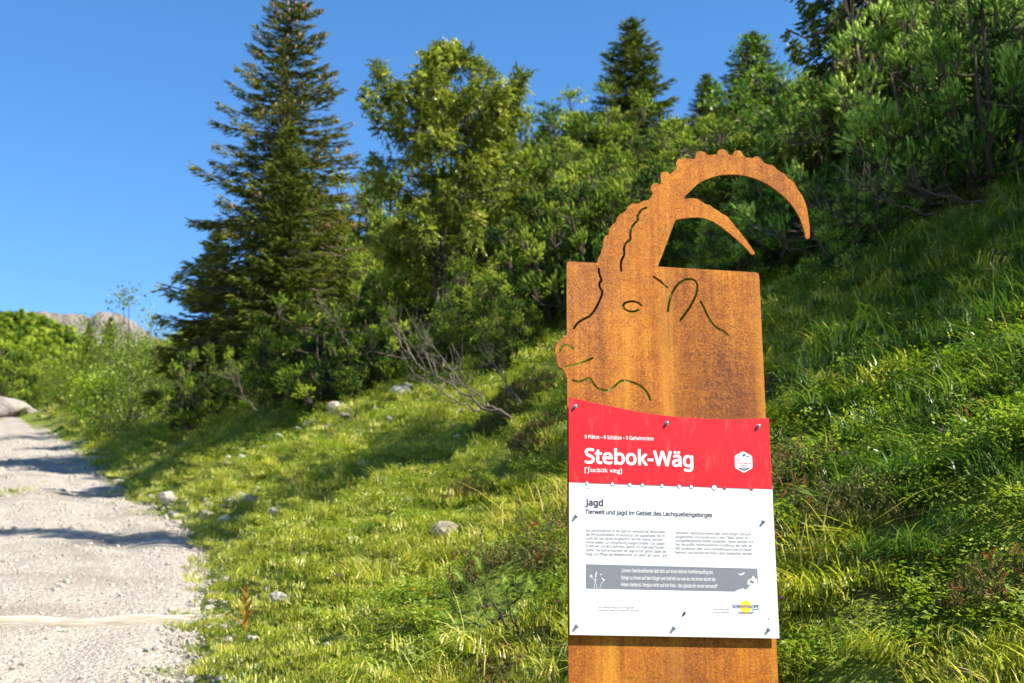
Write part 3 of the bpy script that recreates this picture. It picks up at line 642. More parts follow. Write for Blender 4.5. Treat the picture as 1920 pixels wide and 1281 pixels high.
def pine_meshes(seed, Ht, Rx, clumps=150, per=16, n_need=18, nl=.055, wd=.006, upright=.6, low=.12, sl=(.10, .19), open_=.35, cs=.085, core=.36):
    """mountain pine: many ascending stems, brush-like shoots in clumps"""
    r = np.random.default_rng(seed); fo, wo = MB(), MB()
    lob = r.uniform(0, 6.28, 6); amp = r.uniform(.05, .16, 6)
    SP, SD, SL, SV = [], [], [], []
    stems = []
    for q in range(16):
        az = q*2.4 + r.normal(0, .3); rad = Rx*r.uniform(.25, .8); zt = Ht*r.uniform(.35, .85)*(1-.45*(rad/Rx)**2)
        e = np.array([math.cos(az)*rad, math.sin(az)*rad, zt]); m_ = np.array([math.cos(az)*rad*.75, math.sin(az)*rad*.75, .15*Ht*r.uniform(.4, 1.4)])
        P = bez([.08*math.cos(az), .08*math.sin(az), -.1], m_, e, 9); P[1:-1] += r.normal(0, .025, (7, 3))
        tube(wo, P, np.linspace(.040, .012, 9)*max(.6, Ht/2.2), 6); stems.append(P)
    st = np.concatenate(stems)
    nlob = max(10, clumps//7); C0 = []
    for q in range(nlob*6):                                    # lobes of the crown, kept apart from one another
        az = r.random()*6.283; ph = math.asin(min(1, r.random()**1.1)); k = r.uniform(.62, 1.0) if q % 3 else r.uniform(.3, .7)
        lump = 1 + sum(a*math.sin((i+2)*az + l + 3*ph) for i, (a, l) in enumerate(zip(amp, lob)))
        out = np.array([math.cos(az)*math.cos(ph), math.sin(az)*math.cos(ph), math.sin(ph)])
        c = out*[Rx, Rx, Ht*.86]*k*lump; c[2] = max(c[2], .12)
        if any(np.linalg.norm(c-c2[0]) < .30*Rx/1.7 for c2 in C0): continue
        C0.append((c, out))
        if len(C0) >= nlob: break
    for c0, out in C0:
        ax0 = norm(out*[1, 1, .6]*(1-upright) + np.array([0, 0, upright]) + r.normal(0, .12, 3)); tint = .22*r.normal(); rl = r.uniform(.13, .24)*Rx/1.7
        i = np.argmin(np.linalg.norm(st-c0, axis=1) + 3*np.clip(st[:, 2]-c0[2], 0, None))
        b0 = c0 - ax0*rl*1.3; tube(wo, bez(st[i], (st[i]+b0)/2 - [0, 0, .05], b0, 4), [.014, .011, .009, .008], 4)
        for q in range(7):
            ax = norm(ax0 + r.normal(0, .55, 3)); c = c0 + (ax-ax0*.35)*rl*r.uniform(.6, 1.25)
            tube(wo, bez(b0, (b0+c)/2 - [0, 0, .02], c, 3), [.007, .006, .004], 3)
            n = max(3, int(per*r.uniform(.7, 1.35))); off = r.normal(0, cs*.75, (n, 3))
            p = c + off - ax*.04; d = norm(ax*.8 + ax0*.4) + off*(.48/cs) + r.normal(0, .15, (n, 3))
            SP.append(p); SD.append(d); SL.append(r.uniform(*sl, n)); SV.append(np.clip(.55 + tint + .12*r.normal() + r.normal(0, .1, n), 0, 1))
    n = clumps; az = r.random(n)*6.283; ph = np.arcsin(r.random(n)); k = .72*r.random(n)**.5      # inner shoots added to block light, crown shade put into their dark colour
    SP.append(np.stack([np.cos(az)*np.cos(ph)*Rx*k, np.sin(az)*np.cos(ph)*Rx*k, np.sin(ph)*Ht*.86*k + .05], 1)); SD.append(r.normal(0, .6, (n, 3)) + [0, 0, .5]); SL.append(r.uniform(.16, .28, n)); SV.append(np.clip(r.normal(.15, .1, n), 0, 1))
    P = np.concatenate(SP); D = np.concatenate(SD); L = np.concatenate(SL)
    ok = P[:, 2] > .03; P, D, L, SVv = P[ok], D[ok], L[ok], np.concatenate(SV)[ok]
    shoots(fo, P, D, L, n_need, nl, wd, 1.05, SVv, r, core=core)
    return fo.mesh('pine_needles'), wo.mesh('pine_stems', True)

def rowan_meshes(seed, Ht):
    """several stems carrying an egg-shaped crown of feathery leaf sprays"""
    r = np.random.default_rng(seed); fo, wo = MB(), MB(); stems = []
    for k in range(6):
        az = k*1.05 + r.normal(0, .2); b0 = np.array([.16*math.cos(az), .16*math.sin(az), -.1]); rt = r.uniform(.25, .62)
        top = np.array([math.cos(az)*rt, math.sin(az)*rt, Ht*r.uniform(.72, .95)]); S = bez(b0, [b0[0]*1.5, b0[1]*1.5, Ht*.45], top, 14); S[1:-1] += r.normal(0, .025, (12, 3))
        tube(wo, S, np.linspace(.048, .010, 14), 7); stems.append(S)
    st = np.concatenate(stems); C0 = []
    while len(C0) < 250:
        f = r.random()**.85; rad = .30*Ht*np.interp(f, [0, .12, .4, .68, .88, 1], [.45, .85, 1.0, .88, .5, .12]); az = r.random()*6.283
        k = r.random()**.45*(1 + .30*math.sin(3*az+f*9)*math.cos(2*az-f*14)); c = np.array([math.cos(az)*rad*k, math.sin(az)*rad*k, Ht*(.20+.78*f)])
        if all(np.linalg.norm(c-q) > .125 for q in C0): C0.append(c)
    for k in range(9):                                          # leading shoots that break the outline
        az = k*.7 + r.normal(0, .2); f0 = r.uniform(.55, .86); rad = .30*Ht*np.interp(f0, [.5, .75, 1], [1.0, .75, .35])
        for q in range(5): C0.append(np.array([math.cos(az)*rad*(1+.05*q), math.sin(az)*rad*(1+.05*q), Ht*(.20+.78*f0) + .11*q]))
    PP, DD, CV = [], [], []
    for c in C0:
        i = np.argmin(np.linalg.norm(st-c, axis=1) + 2*np.clip(st[:, 2]-c[2]+.1, 0, None)); m_ = (st[i]+c)/2 + [0, 0, .05]
        tube(wo, bez(st[i], m_, c, 5), np.linspace(.011, .004, 5), 4); n = r.integers(18, 38)
        out = norm(c - [0, 0, Ht*.5])*[1, 1, .5]; d = norm(r.normal(0, .75, (n, 3)) + out*.5 + [0, 0, .45]); PP.append(c + d*r.uniform(0, .10, (n, 1)) + r.normal(0, .03, (n, 3))); DD.append(d)
        v = np.clip(.45 + .17*r.normal() + r.normal(0, .1, n), 0, .88); v[r.random(n) < .02] = 1; CV.append(v)
    P, out, cv = np.concatenate(PP), np.concatenate(DD), np.concatenate(CV); N = len(P); L = r.uniform(.12, .19, N)
    side = norm(np.cross(out, [0, 0, 1.]) + 1e-6)
    for k in range(11):
        t = .25 + .75*(k//2)/5; sgn = 0 if k == 10 else (1 if k % 2 else -1)
        b0 = P + out*(L*t)[:, None]; b0[:, 2] -= .28*L*t*t
        d = out*(.45 if sgn else 1) + side*sgn*.9 + [0, 0, -.35] + r.normal(0, .3, (N, 3))
        leaves(fo, b0, d, np.tile([0, 0, 1.], (N, 1)) + .3*side*sgn + r.normal(0, .45, (N, 3)), L*.34, L*.19, cv + r.normal(0, .09, N), r)
    return fo.mesh('rowan_leaves'), wo.mesh('rowan_stems', True)

def leafy_meshes(seed, Ht, Rx, n=5200, leaf=.07, clumps=70, wid=.62):
    """round-leaved shrub"""
    r = np.random.default_rng(seed); fo, wo = MB(), MB(); cs = []
    for q in range(clumps):
        az = r.random()*6.283; ph = math.asin(r.random()); k = r.random()**.4
        c = np.array([math.cos(az)*math.cos(ph)*Rx, math.sin(az)*math.cos(ph)*Rx, math.sin(ph)*Ht*.93])*k*r.uniform(.8, 1.12); c[2] = max(c[2], .15); cs.append(c)
        tube(wo, bez([r.normal(0, .1), r.normal(0, .1), -.1], [c[0]*.4, c[1]*.4, c[2]*.6], c, 6), np.linspace(.022, .004, 6)*max(.6, Ht/2.2), 4)
    cs = np.array(cs); i = r.integers(0, clumps, n); sgm = .5*Rx/math.sqrt(clumps)*1.9
    P = cs[i] + r.normal(0, sgm, (n, 3))*[1, 1, .8]; P[:, 2] = np.maximum(P[:, 2], .03)
    D = norm(r.normal(0, 1, (n, 3)) + norm(P)*.6 + [0, 0, -.1]); U = r.normal(0, .5, (n, 3)) + [0, 0, 1.] + SUN*.4
    cv = np.clip(r.normal(.45, .1, clumps)[i] + r.normal(0, .17, n), 0, 1)
    leaves(fo, P, D, U, leaf*r.uniform(.7, 1.3, n), leaf*wid*r.uniform(.8, 1.2, n), cv, r)
    return fo.mesh('shrub_leaves'), wo.mesh('shrub_stems', True)

def plant(name, meshes, mats, crown='crown', stem='trunk'):
    root = empty(name)
    if meshes[1] is not None: obj(stem, meshes[1], M[mats[1]], root)
    obj(crown, meshes[0], M[mats[0]], root)
    if len(meshes) > 2 and meshes[2] is not None: tag(obj('cones', meshes[2], M['cone'], root), kind='stuff')
    return root
_used = set()
def put(proto, Hp, px, dist, top, label, cat, group=None, rz=None, wide=1.0, sink=.05, Hmax=None, xy=None):
    """stand a copy of a plant on the terrain, as tall as its top in the picture asks for"""
    if xy is None:
        x = ray(px, 600)[0]*dist; y = dist
    else: x, y = xy
    z = Hf(x, y)
    if Hmax is not None: h = Hmax
    else: h = CAM[2] + ray(px, top)[2]*dist - z
    s = max(.25, h/Hp); o = proto if proto.name not in _used else copy_tree(proto)
    _used.add(proto.name)
    o.location = (x, y, z-sink); o.scale = (s*wide, s*wide, s); o.rotation_euler = (0, 0, rng.random()*6.28 if rz is None else rz)
    tag(o, label, cat, group); return o

# spruces
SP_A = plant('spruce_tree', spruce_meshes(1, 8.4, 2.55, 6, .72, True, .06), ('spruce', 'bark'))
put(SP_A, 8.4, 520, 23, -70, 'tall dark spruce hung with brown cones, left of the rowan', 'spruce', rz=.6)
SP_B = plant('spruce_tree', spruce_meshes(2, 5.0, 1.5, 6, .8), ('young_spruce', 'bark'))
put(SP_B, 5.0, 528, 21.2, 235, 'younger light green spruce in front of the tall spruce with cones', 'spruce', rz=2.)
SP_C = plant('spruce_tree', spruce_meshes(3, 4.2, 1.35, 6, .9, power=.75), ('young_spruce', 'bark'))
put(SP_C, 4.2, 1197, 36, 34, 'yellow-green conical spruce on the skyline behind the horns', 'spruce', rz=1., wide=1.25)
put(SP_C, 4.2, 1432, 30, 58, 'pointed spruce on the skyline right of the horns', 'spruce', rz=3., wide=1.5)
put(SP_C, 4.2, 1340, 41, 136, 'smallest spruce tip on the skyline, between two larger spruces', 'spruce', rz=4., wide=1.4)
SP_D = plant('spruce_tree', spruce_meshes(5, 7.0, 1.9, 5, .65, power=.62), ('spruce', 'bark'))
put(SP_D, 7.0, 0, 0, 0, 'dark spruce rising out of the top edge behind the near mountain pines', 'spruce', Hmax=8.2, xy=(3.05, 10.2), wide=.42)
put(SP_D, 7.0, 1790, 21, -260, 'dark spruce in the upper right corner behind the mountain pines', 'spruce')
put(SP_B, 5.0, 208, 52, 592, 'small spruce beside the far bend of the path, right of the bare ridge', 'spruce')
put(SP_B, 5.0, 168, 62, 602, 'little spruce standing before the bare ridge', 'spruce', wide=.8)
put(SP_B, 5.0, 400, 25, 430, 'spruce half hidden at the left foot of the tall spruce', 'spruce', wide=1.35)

# rowan
RW_ = plant('rowan_tree', rowan_meshes(4, 4.6), ('rowan', 'rowan_bark'))
put(RW_, 4.65, 838, 17, 74, 'many-stemmed rowan with yellowish feathery leaves in the middle of the slope', 'rowan', wide=.85, rz=.3)

# mountain pines
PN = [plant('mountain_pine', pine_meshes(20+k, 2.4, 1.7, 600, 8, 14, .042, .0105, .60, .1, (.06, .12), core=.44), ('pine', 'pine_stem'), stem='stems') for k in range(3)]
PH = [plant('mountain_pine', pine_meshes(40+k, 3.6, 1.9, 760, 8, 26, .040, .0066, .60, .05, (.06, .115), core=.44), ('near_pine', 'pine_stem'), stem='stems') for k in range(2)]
g = 'mountain pines of the thicket'
skyl = [(655, 31, 318), (720, 32, 322), (1040, 33, 205), (1090, 34, 172), (1120, 33, 215), (1300, 37, 240), (1325, 36, 220), (1385, 33, 200), (960, 31, 260), (880, 32, 290)]
SKYL = {655: 'skyline pine just right of the tall spruce with cones', 720: 'skyline pine at the left side of the rowan crown', 1040: 'skyline pine on the rounded top right of the rowan', 1090: 'highest pine of the rounded top between rowan and conical spruce',
        1120: 'skyline pine touching the left side of the conical spruce', 1300: 'skyline pine at the right foot of the conical spruce', 1325: 'skyline pine under the smallest spruce tip', 1385: 'skyline pine at the left foot of the pointed spruce', 960: 'pine half hidden behind the right side of the rowan crown', 880: 'pine behind the middle of the rowan crown'}
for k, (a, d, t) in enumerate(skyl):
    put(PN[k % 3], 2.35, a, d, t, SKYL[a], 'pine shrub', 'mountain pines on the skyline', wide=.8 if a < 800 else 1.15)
# thicket on the slope
cand = []
r2 = np.random.default_rng(5)
for row, d in enumerate([29, 27, 25, 23.2, 21.4, 19.7, 18.2, 16.8, 15.4, 14.2]):
    for a in np.arange(560, 1480, 2466/d*1.55): cand.append((a + r2.uniform(-40, 40) + (row % 2)*60, d + r2.uniform(-.6, .6)))
def zone(a):
    for lim, lb in ((700, 'mountain pine in the thicket between the tall spruce and the rowan'), (930, 'mountain pine in the thicket around the foot of the rowan'), (1160, 'mountain pine in the thicket between the rowan and the ibex head'), (1340, 'mountain pine in the thicket behind the horns'), (9999, 'mountain pine in the thicket right of the horns')):
        if a < lim: return 'mountain pine'.join(['', lb[len('mountain pine'):]]), 'pine shrub', lb.replace('mountain pine', 'pines')
for k, (a, d) in enumerate(cand):
    x = ray(a, 600)[0]*d; s = x - float(xr(d))
    if d < 19.5 and s < 4.6 + (19.5-d)*.12: continue
    if abs(a-815) < 60 and 16 < d < 18.4: continue
    if abs(a-520) < 120 and d < 24: continue
    lim = np.interp(a, [560, 640, 760, 1010, 1090, 1125, 1160, 1250, 1300, 1330, 1400, 1480], [360, 330, 340, 215, 185, 215, 320, 320, 240, 225, 210, 220])
    hq = min(r2.uniform(1.35, 2.0), CAM[2] + ray(a, lim)[2]*d - Hf(x, d))
    if hq < .5: continue
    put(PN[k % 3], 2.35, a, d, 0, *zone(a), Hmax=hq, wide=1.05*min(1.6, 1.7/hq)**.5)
# single ones along the lower edge of the thicket
for a, d, t, wd, lb in [(380, 'b795', 640, .72, 'low mountain pine with upright candles at the bank, foremost below the tall spruce'),
                        (465, 'b765', 645, .8, 'mountain pine under the tall spruce beside the foremost low pine'),
                        (312, 'b775', 690, .6, 'small mountain pine nearest the shaded stretch of the path'),
                        (570, 18.5, 560, 1.0, 'mountain pine with grey bare twigs right of the young spruce'),
                        (655, 16.8, 570, 1.0, 'bushy mountain pine above the row of white stones'),
                        (735, 16.6, 555, .85, 'mountain pine over the upper end of the grassy slope'),
                        (850, 15.6, 550, .85, 'mountain pine with dead lower branches left of the ibex muzzle'),
                        (965, 14.0, 535, .75, 'mountain pine directly left of the sign behind the alpenrose'),
                        (905, 16.2, 470, .85, 'taller mountain pine between the rowan and the ibex forehead'),
                        (1085, 14.6, 330, .75, 'slender mountain pine with upright top behind the horn base'),
                        (1160, 14.5, 300, .8, 'mountain pine seen left of the large horn')]:
    if isinstance(d, str): d = float(ground(a, int(d[1:]))[1])
    put(PN[int(a) % 3], 2.35, a, d, t, lb, 'pine shrub', wide=wd)
# large near pines on the right
for k, (a, d, t, wd, lb) in enumerate([(1560, 10.6, 190, 1.1, 'mountain pine behind the tip of the large horn'),
                        (1725, 9.7, -120, .8, 'tall sunlit mountain pine filling the upper right'),
                        (1880, 8.6, -150, .75, 'mountain pine at the right edge with bright upright shoots'),
                        (1470, 12.5, 250, 1.1, 'mountain pine inside the curve of the large horn'),
                        (1330, 13.5, 300, 1.2, 'mountain pine seen between the two horns'),
                        (1810, 11.8, -160, .8, 'tall mountain pine behind the two in the upper right'),
                        (1640, 11.6, 60, .85, 'mountain pine below the dark spruce in the upper right'),
                        (1400, 10.9, 400, 1.2, 'low shaded mountain pine behind the right corner of the plate'),
                        (1640, 9.0, 330, 1.2, 'low mountain pine right of the horn tip above the shaded grass'),
                        (1980, 10.2, -160, .75, 'mountain pine cut off by the right edge of the picture')]):
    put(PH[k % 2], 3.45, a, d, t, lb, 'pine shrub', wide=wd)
# pines up the slope just out of the picture, which shade the right-hand slope
for k, (x, y, h) in enumerate([(5.4, 5.45, 3.0), (5.9, 6.0, 3.5), (5.5, 6.7, 3.5), (6.5, 7.2, 3.9), (6.8, 5.3, 3.5), (7.3, 6.2, 4.1)]):
    put(PH[k % 2], 3.45, 0, 0, 0, 'mountain pine up the slope beyond the right edge', 'pine shrub', 'pines beyond the right edge', Hmax=h, xy=(x, y), wide=.78)

# broadleaved shrubs and far bushes on the left
AL = [plant('alder_shrub', leafy_meshes(60+k, 2.6, 1.6, 6500, .085), ('alder', 'rowan_bark'), stem='stems') for k in range(2)]
for k, (a, d, t, wd, lb) in enumerate([(245, 36, 560, 1., 'leafy green shrub left of the spruces with its top against the sky'), (290, 31, 590, .9, 'leafy shrub tucked beside the foot of the spruces'), (225, 44, 625, .9, 'pale green shrub right of the little spruces'),
                        (160, 50, 668, 1., 'round leafy shrub above the far bend'), (185, 39, 655, .9, 'leafy shrub behind the bright yellow-green bush'), (130, 56, 680, 1., 'shaded leafy shrub at the far bend'),
                        (255, 27, 660, .8, 'leafy shrub on the bank behind the small mountain pine')]):
    put(AL[k % 2], 2.5, a, d, t, lb, 'shrub', wide=wd)
BR = plant('bright_shrub', leafy_meshes(70, 1.5, 1.1, 3500, .085, 36), ('bright', 'rowan_bark'), stem='stems')
put(BR, 1.4, 225, 30, 695, 'bright yellow-green bush in full sun above the path', 'shrub')
for a, d, t, lb in [(20, 64, 632, 'large bush at the left edge below the far hill'), (75, 66, 650, 'large bush left of the far hill'), (110, 72, 668, 'bush at the end of the path'), (45, 70, 660, 'yellowish bush above the rock outcrop'), (-20, 60, 612, 'bush cut off by the left edge'), (8, 58, 690, 'low bush on top of the rock outcrop')]:
    put(PN[int(d) % 3] if d != 70 else AL[0], 2.6, a, d, t, lb, 'shrub', wide=1.15)

# maple behind the pines
def maple_meshes(seed, Ht):
    r = np.random.default_rng(seed); fo, wo = MB(), MB(); tips = []
    def grow(p, d, L, rad, lev):
        P = [p]
        for _ in range(5): d = norm(d + r.normal(0, .09, 3) + [0, 0, .03]); P.append(P[-1]+d*L/5)
        P = np.array(P); tube(wo, P, np.linspace(rad, rad*.5, 6), 6)
        if lev >= 1: tips.extend(P[2:])
        if lev < 3:
            for k in range(5): grow(P[r.integers(2, 6)], norm(d*.7 + r.normal(0, .6, 3)), L*r.uniform(.4, .6), rad*.45, lev+1)
    grow(np.zeros(3), np.array([-.05, 0, 1.]), Ht*.62, .05, 0); tips_ = np.array(tips)
    th = np.array([-2.3, -1.7, -1.15, -.8, -.45, -.2, 0, .2, .45, .8, 1.15, 1.7, 2.3]); rr = np.array([.35, .62, .5, .92, .58, .72, 1.1, .72, .58, .92, .5, .62, .35])
    loc = np.stack([rr*np.cos(th), rr*np.sin(th)], 1)
    for _ in range(1500):
        p = tips_[r.integers(len(tips_))] + r.normal(0, .08, 3); d = norm(r.normal(0, .7, 3) + [0, 0, -.25]); nrm = norm(np.array([0, 0, 1.]) + r.normal(0, .45, 3)); sd_ = norm(np.cross(nrm, d)); s = r.uniform(.05, .085)
        V = np.concatenate([[p], p + s*(loc[:, :1]*d + loc[:, 1:]*sd_) - np.array([0, 0, 1.])*s*.25*(loc[:, :1]**2)])
        k = len(loc); fo.add(V, [[0, i+1, i+2] for i in range(k-1)], None, np.clip(r.normal(.45, .2), 0, 1))
    return fo.mesh('maple_leaves'), wo.mesh('maple_stems', True)
MP = plant('maple_tree', maple_meshes(9, 4.2), ('maple', 'bark'))
put(MP, 4.1, 1520, 13.2, 30, 'sycamore maple with broad leaves against the sky left of the dark spruce', 'maple', wide=.8)

# ------------------------------------------------------------------ ground cover
def blades(seed, n, h, w, spread, lean, dryp=.12, hv=.45):
    r = np.random.default_rng(seed); mb = MB()
    az = r.random(n)*6.283; rad = spread*np.sqrt(r.random(n)); B = np.stack([rad*np.cos(az*3.1), rad*np.sin(az*3.1), np.full(n, -.012)], 1)
    d = np.stack([np.cos(az), np.sin(az), np.zeros(n)], 1); sd_ = np.stack([-np.sin(az), np.cos(az), np.zeros(n)], 1)
    hh = h*r.uniform(1-hv, 1+hv, n); ln = lean*r.uniform(.2, 1.5, n); ww = w*r.uniform(.7, 1.3, n)
    lv = []
    for t, k in ((0, 1), (.4, .95), (.75, .65), (1, 0)):
        c = B + d*(hh*ln*t**1.8)[:, None]; c[:, 2] += hh*(t - .42*np.minimum(ln, 1.4)*t**2.4)
        lv += [c] if k == 0 else [c - sd_*(ww*k/2)[:, None], c + sd_*(ww*k/2)[:, None]]
    V = np.stack(lv, 1).reshape(-1, 3); i = np.arange(n)[:, None]*7
    T = np.concatenate([i+[0, 1, 3], i+[0, 3, 2], i+[2, 3, 5], i+[2, 5, 4], i+[4, 5, 6]])
    v = np.clip(r.normal(.42, .17, n), 0, .85); v[r.random(n) < dryp] = 1
    mb.add(V, T, None, np.repeat(v, 7)); return mb
def herb(seed, n, h, leaf, spread):
    r = np.random.default_rng(seed); mb = MB(); az = r.random(n)*6.283; rad = spread*np.sqrt(r.random(n)); z = h*r.random(n)**.7
    P = np.stack([rad*np.cos(az), rad*np.sin(az), z], 1); a2 = r.random(n)*6.283
    D = np.stack([np.cos(a2), np.sin(a2), r.uniform(-.2, .7, n)], 1)
    leaves(mb, P, D, np.tile([0, 0, 1.], (n, 1)) + r.normal(0, .3, (n, 3)), leaf*r.uniform(.6, 1.4, n), leaf*.55*r.uniform(.7, 1.2, n), np.clip(r.normal(.5, .2, n), 0, 1), r); return mb
def sprigs(seed, n, h, spread):
    r = np.random.default_rng(seed); mb = MB(); P = r.normal(0, spread, (n, 3)); P[:, 2] = 0
    D = r.normal(0, .4, (n, 3)) + [0, 0, 1.]; shoots(mb, P, D, h*r.uniform(.6, 1.3, n), 22, .012, .005, .9, np.clip(r.normal(.5, .25, n), 0, 1), r); return mb
def protos(cname, items):
    col = bpy.data.collections.new(cname)
    for k, (mb, mt) in enumerate(items):
        me = mb.mesh('tuft'); me.materials.append(M[mt]); o = bpy.data.objects.new('%s_%02d' % (cname, k), me); col.objects.link(o)
    return col
def scatter(name, label, P, rot, scl, idx, col):
    """one object of uncountable growth: tufts set on points by geometry nodes"""
    me = bpy.data.meshes.new(name); me.vertices.add(len(P)); me.vertices.foreach_set('co', np.asarray(P, np.float32).ravel())
    for nm, tp_, key, dat in (('rot', 'FLOAT_VECTOR', 'vector', rot), ('scl', 'FLOAT', 'value', scl), ('idx', 'INT', 'value', idx)):
        a = me.attributes.new(nm, tp_, 'POINT'); a.data.foreach_set(key, np.asarray(dat, np.int32 if tp_ == 'INT' else np.float32).ravel())
    o = bpy.data.objects.new(name, me); C.objects.link(o); tag(o, label, kind='stuff')
    ng = bpy.data.node_groups.new(name, 'GeometryNodeTree'); ng.interface.new_socket('Geometry', in_out='INPUT', socket_type='NodeSocketGeometry'); ng.interface.new_socket('Geometry', in_out='OUTPUT', socket_type='NodeSocketGeometry')
    N = ng.nodes; gi, go = N.new('NodeGroupInput'), N.new('NodeGroupOutput'); ip = N.new('GeometryNodeInstanceOnPoints'); ci = N.new('GeometryNodeCollectionInfo')
    ci.inputs['Collection'].default_value = col; ci.inputs['Separate Children'].default_value = True; ci.inputs['Reset Children'].default_value = True
    ip.inputs['Pick Instance'].default_value = True
    def na(nm, tp_): n = N.new('GeometryNodeInputNamedAttribute'); n.data_type = tp_; n.inputs[0].default_value = nm; return n.outputs[0]
    ng.links.new(gi.outputs[0], ip.inputs['Points']); ng.links.new(ci.outputs[0], ip.inputs['Instance'])
    ng.links.new(na('idx', 'INT'), ip.inputs['Instance Index']); ng.links.new(na('rot', 'FLOAT_VECTOR'), ip.inputs['Rotation']); ng.links.new(na('scl', 'FLOAT'), ip.inputs['Scale'])
    ng.links.new(ip.outputs[0], go.inputs[0]); md = o.modifiers.new('scatter', 'NODES'); md.node_group = ng; return o
gcol = protos('ground_growth', [(blades(100+k, 160, .062, .0044, .15, .9), 'grass') for k in range(3)] +                 # 0-2 meadow grass
              [(blades(110+k, 200, .034, .0042, .16, .8, .06), 'grass') for k in range(2)] +                             # 3-4 short sward
              [(herb(120+k, 200, .055, .018, .16), 'forb') for k in range(3)] +                                          # 5-7 small herbs
              [(blades(130+k, 40, .15, .0042, .12, 1.3, .3, .4), 'grass') for k in range(2)] +                         # 8-9 arching long grass
              [(blades(140+k, 110, .085, .0052, .16, 1.15, .06), 'lush') for k in range(2)] +                              # 10-11 lush grass
              [(sprigs(150+k, 50, .06, .08), 'heather') for k in range(2)] +                                            # 12-13 dwarf shrub sprigs
              [(blades(160, 9, .17, .003, .05, 1.3, 1.0, .4), 'dry')])                                                  # 14 dry stalks
rg = np.random.default_rng(77)
GP, GR, GS, GI = [], [], [], []
for y0, y1, dens, sc0 in [(2.3, 4.5, 220, .95), (4.5, 6, 200, 1.0), (6, 9, 140, 1.05), (9, 13, 90, 1.15), (13, 18, 55, 1.3), (18, 26, 28, 1.6), (26, 44, 10, 2.2), (44, 75, 3, 3.2)]:
    A = .94*(y1*y1-y0*y0)/2; n = int(A*dens); y = np.sqrt(rg.uniform(y0*y0, y1*y1, n)); x = y*rg.uniform(-.45, .47, n)
    s = x - path_edge(y); e = .10*vnoise(x*7, y*7, 91)
    ok = (s > .02 + e) | (s < -PW-.05+e) | ((s > -.30) & (rg.random(n) < .28*(1+s/.3)))
    ok |= ((x+7.15)/.5)**2 + ((y-18.3)/.9)**2 < 1 + e*6                     # tuft of turf in the path's left edge
    thin = vnoise(x*1.3, y*1.3, 95) + .5*vnoise(x*4, y*4, 96)              # bare earth here and there
    ok &= ~((thin > .36) & (rg.random(n) < .85)); ok &= ~((s > 0) & (s < .5) & (rg.random(n) > .25 + s*1.5))
    x, y, s = x[ok], y[ok], s[ok]; n = len(x)
    a = vnoise(x*1.1, y*1.1, 71) + .5*vnoise(x*3.4, y*3.4, 72); b = vnoise(x*1.6, y*1.6, 73); u = rg.random(n)
    idx = rg.integers(0, 3, n)
    idx = np.where(a < .02, rg.integers(5, 8, n), idx); idx = np.where((a > .22) & (u < .5), rg.integers(8, 10, n), idx)
    idx = np.where((b > .22) & (u < .55), rg.integers(12, 14, n), idx); idx = np.where(u > .965, 14, idx)
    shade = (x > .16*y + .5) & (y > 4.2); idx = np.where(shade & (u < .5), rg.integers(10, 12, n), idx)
    mid = (y > 8.2) & (s < 5.2); idx = np.where(mid & (u < .85), np.where(u < .62, rg.integers(3, 5, n), rg.integers(5, 8, n)), idx)
    idx = np.where((s < .9) & (u < .8), rg.integers(3, 5, n), idx)
    GP.append(np.stack([x, y, H(x, y)], 1)); GI.append(idx)
    GR.append(np.stack([rg.normal(0, .12, n), rg.normal(-.18, .12, n), rg.uniform(0, 6.28, n)], 1)); GS.append(sc0*rg.uniform(.65, 1.35, n))
scatter('grass', 'grass, herbs and dwarf shrubs covering the hillside', np.concatenate(GP), np.concatenate(GR), np.concatenate(GS), np.concatenate(GI), gcol)

# ------------------------------------------------------------------ stones
def stone_mesh(seed, sub=2, flat=.65, rough=.22):
    r = np.random.default_rng(seed); bm = bmesh.new(); bmesh.ops.create_icosphere(bm, subdivisions=sub, radius=1)
    cuts_ = [(norm(r.normal(0, 1, 3)), r.uniform(.55, .85)) for _ in range(7)]
    for v in bm.verts:
        p = np.array(v.co)
        for n_, d_ in cuts_:
            q = p@n_
            if q > d_: p = p - n_*(q-d_)*.9
        p = p*(1 + rough*.5*math.sin(3*p[0]+seed)*math.cos(4*p[1]+seed*2)); p = p*[1, r.uniform(.99, 1.01), flat]; v.co = p
    me = bpy.data.meshes.new('stone'); bm.to_mesh(me); bm.free(); return me
ST = [stone_mesh(200+k, 2, .6+.06*k) for k in range(6)]
for me in ST: me.materials.append(M['stone'])
rs = np.random.default_rng(31)
def stone_at(p, size, label, group=None, name='stone', mat=None, sc3=(1, .8, .8), sink=.3):
    me = ST[rs.integers(6)]
    if mat: me = me.copy(); me.materials.clear(); me.materials.append(M[mat])
    o = obj(name, me); o.location = (p[0], p[1], p[2] + size*sc3[2]*.6*(1-sink) + .01); o.scale = tuple(size*k for k in sc3)
    o.rotation_euler = (rs.normal(0, .25), rs.normal(0, .25), rs.random()*6.28); return tag(o, label, 'stone', group)
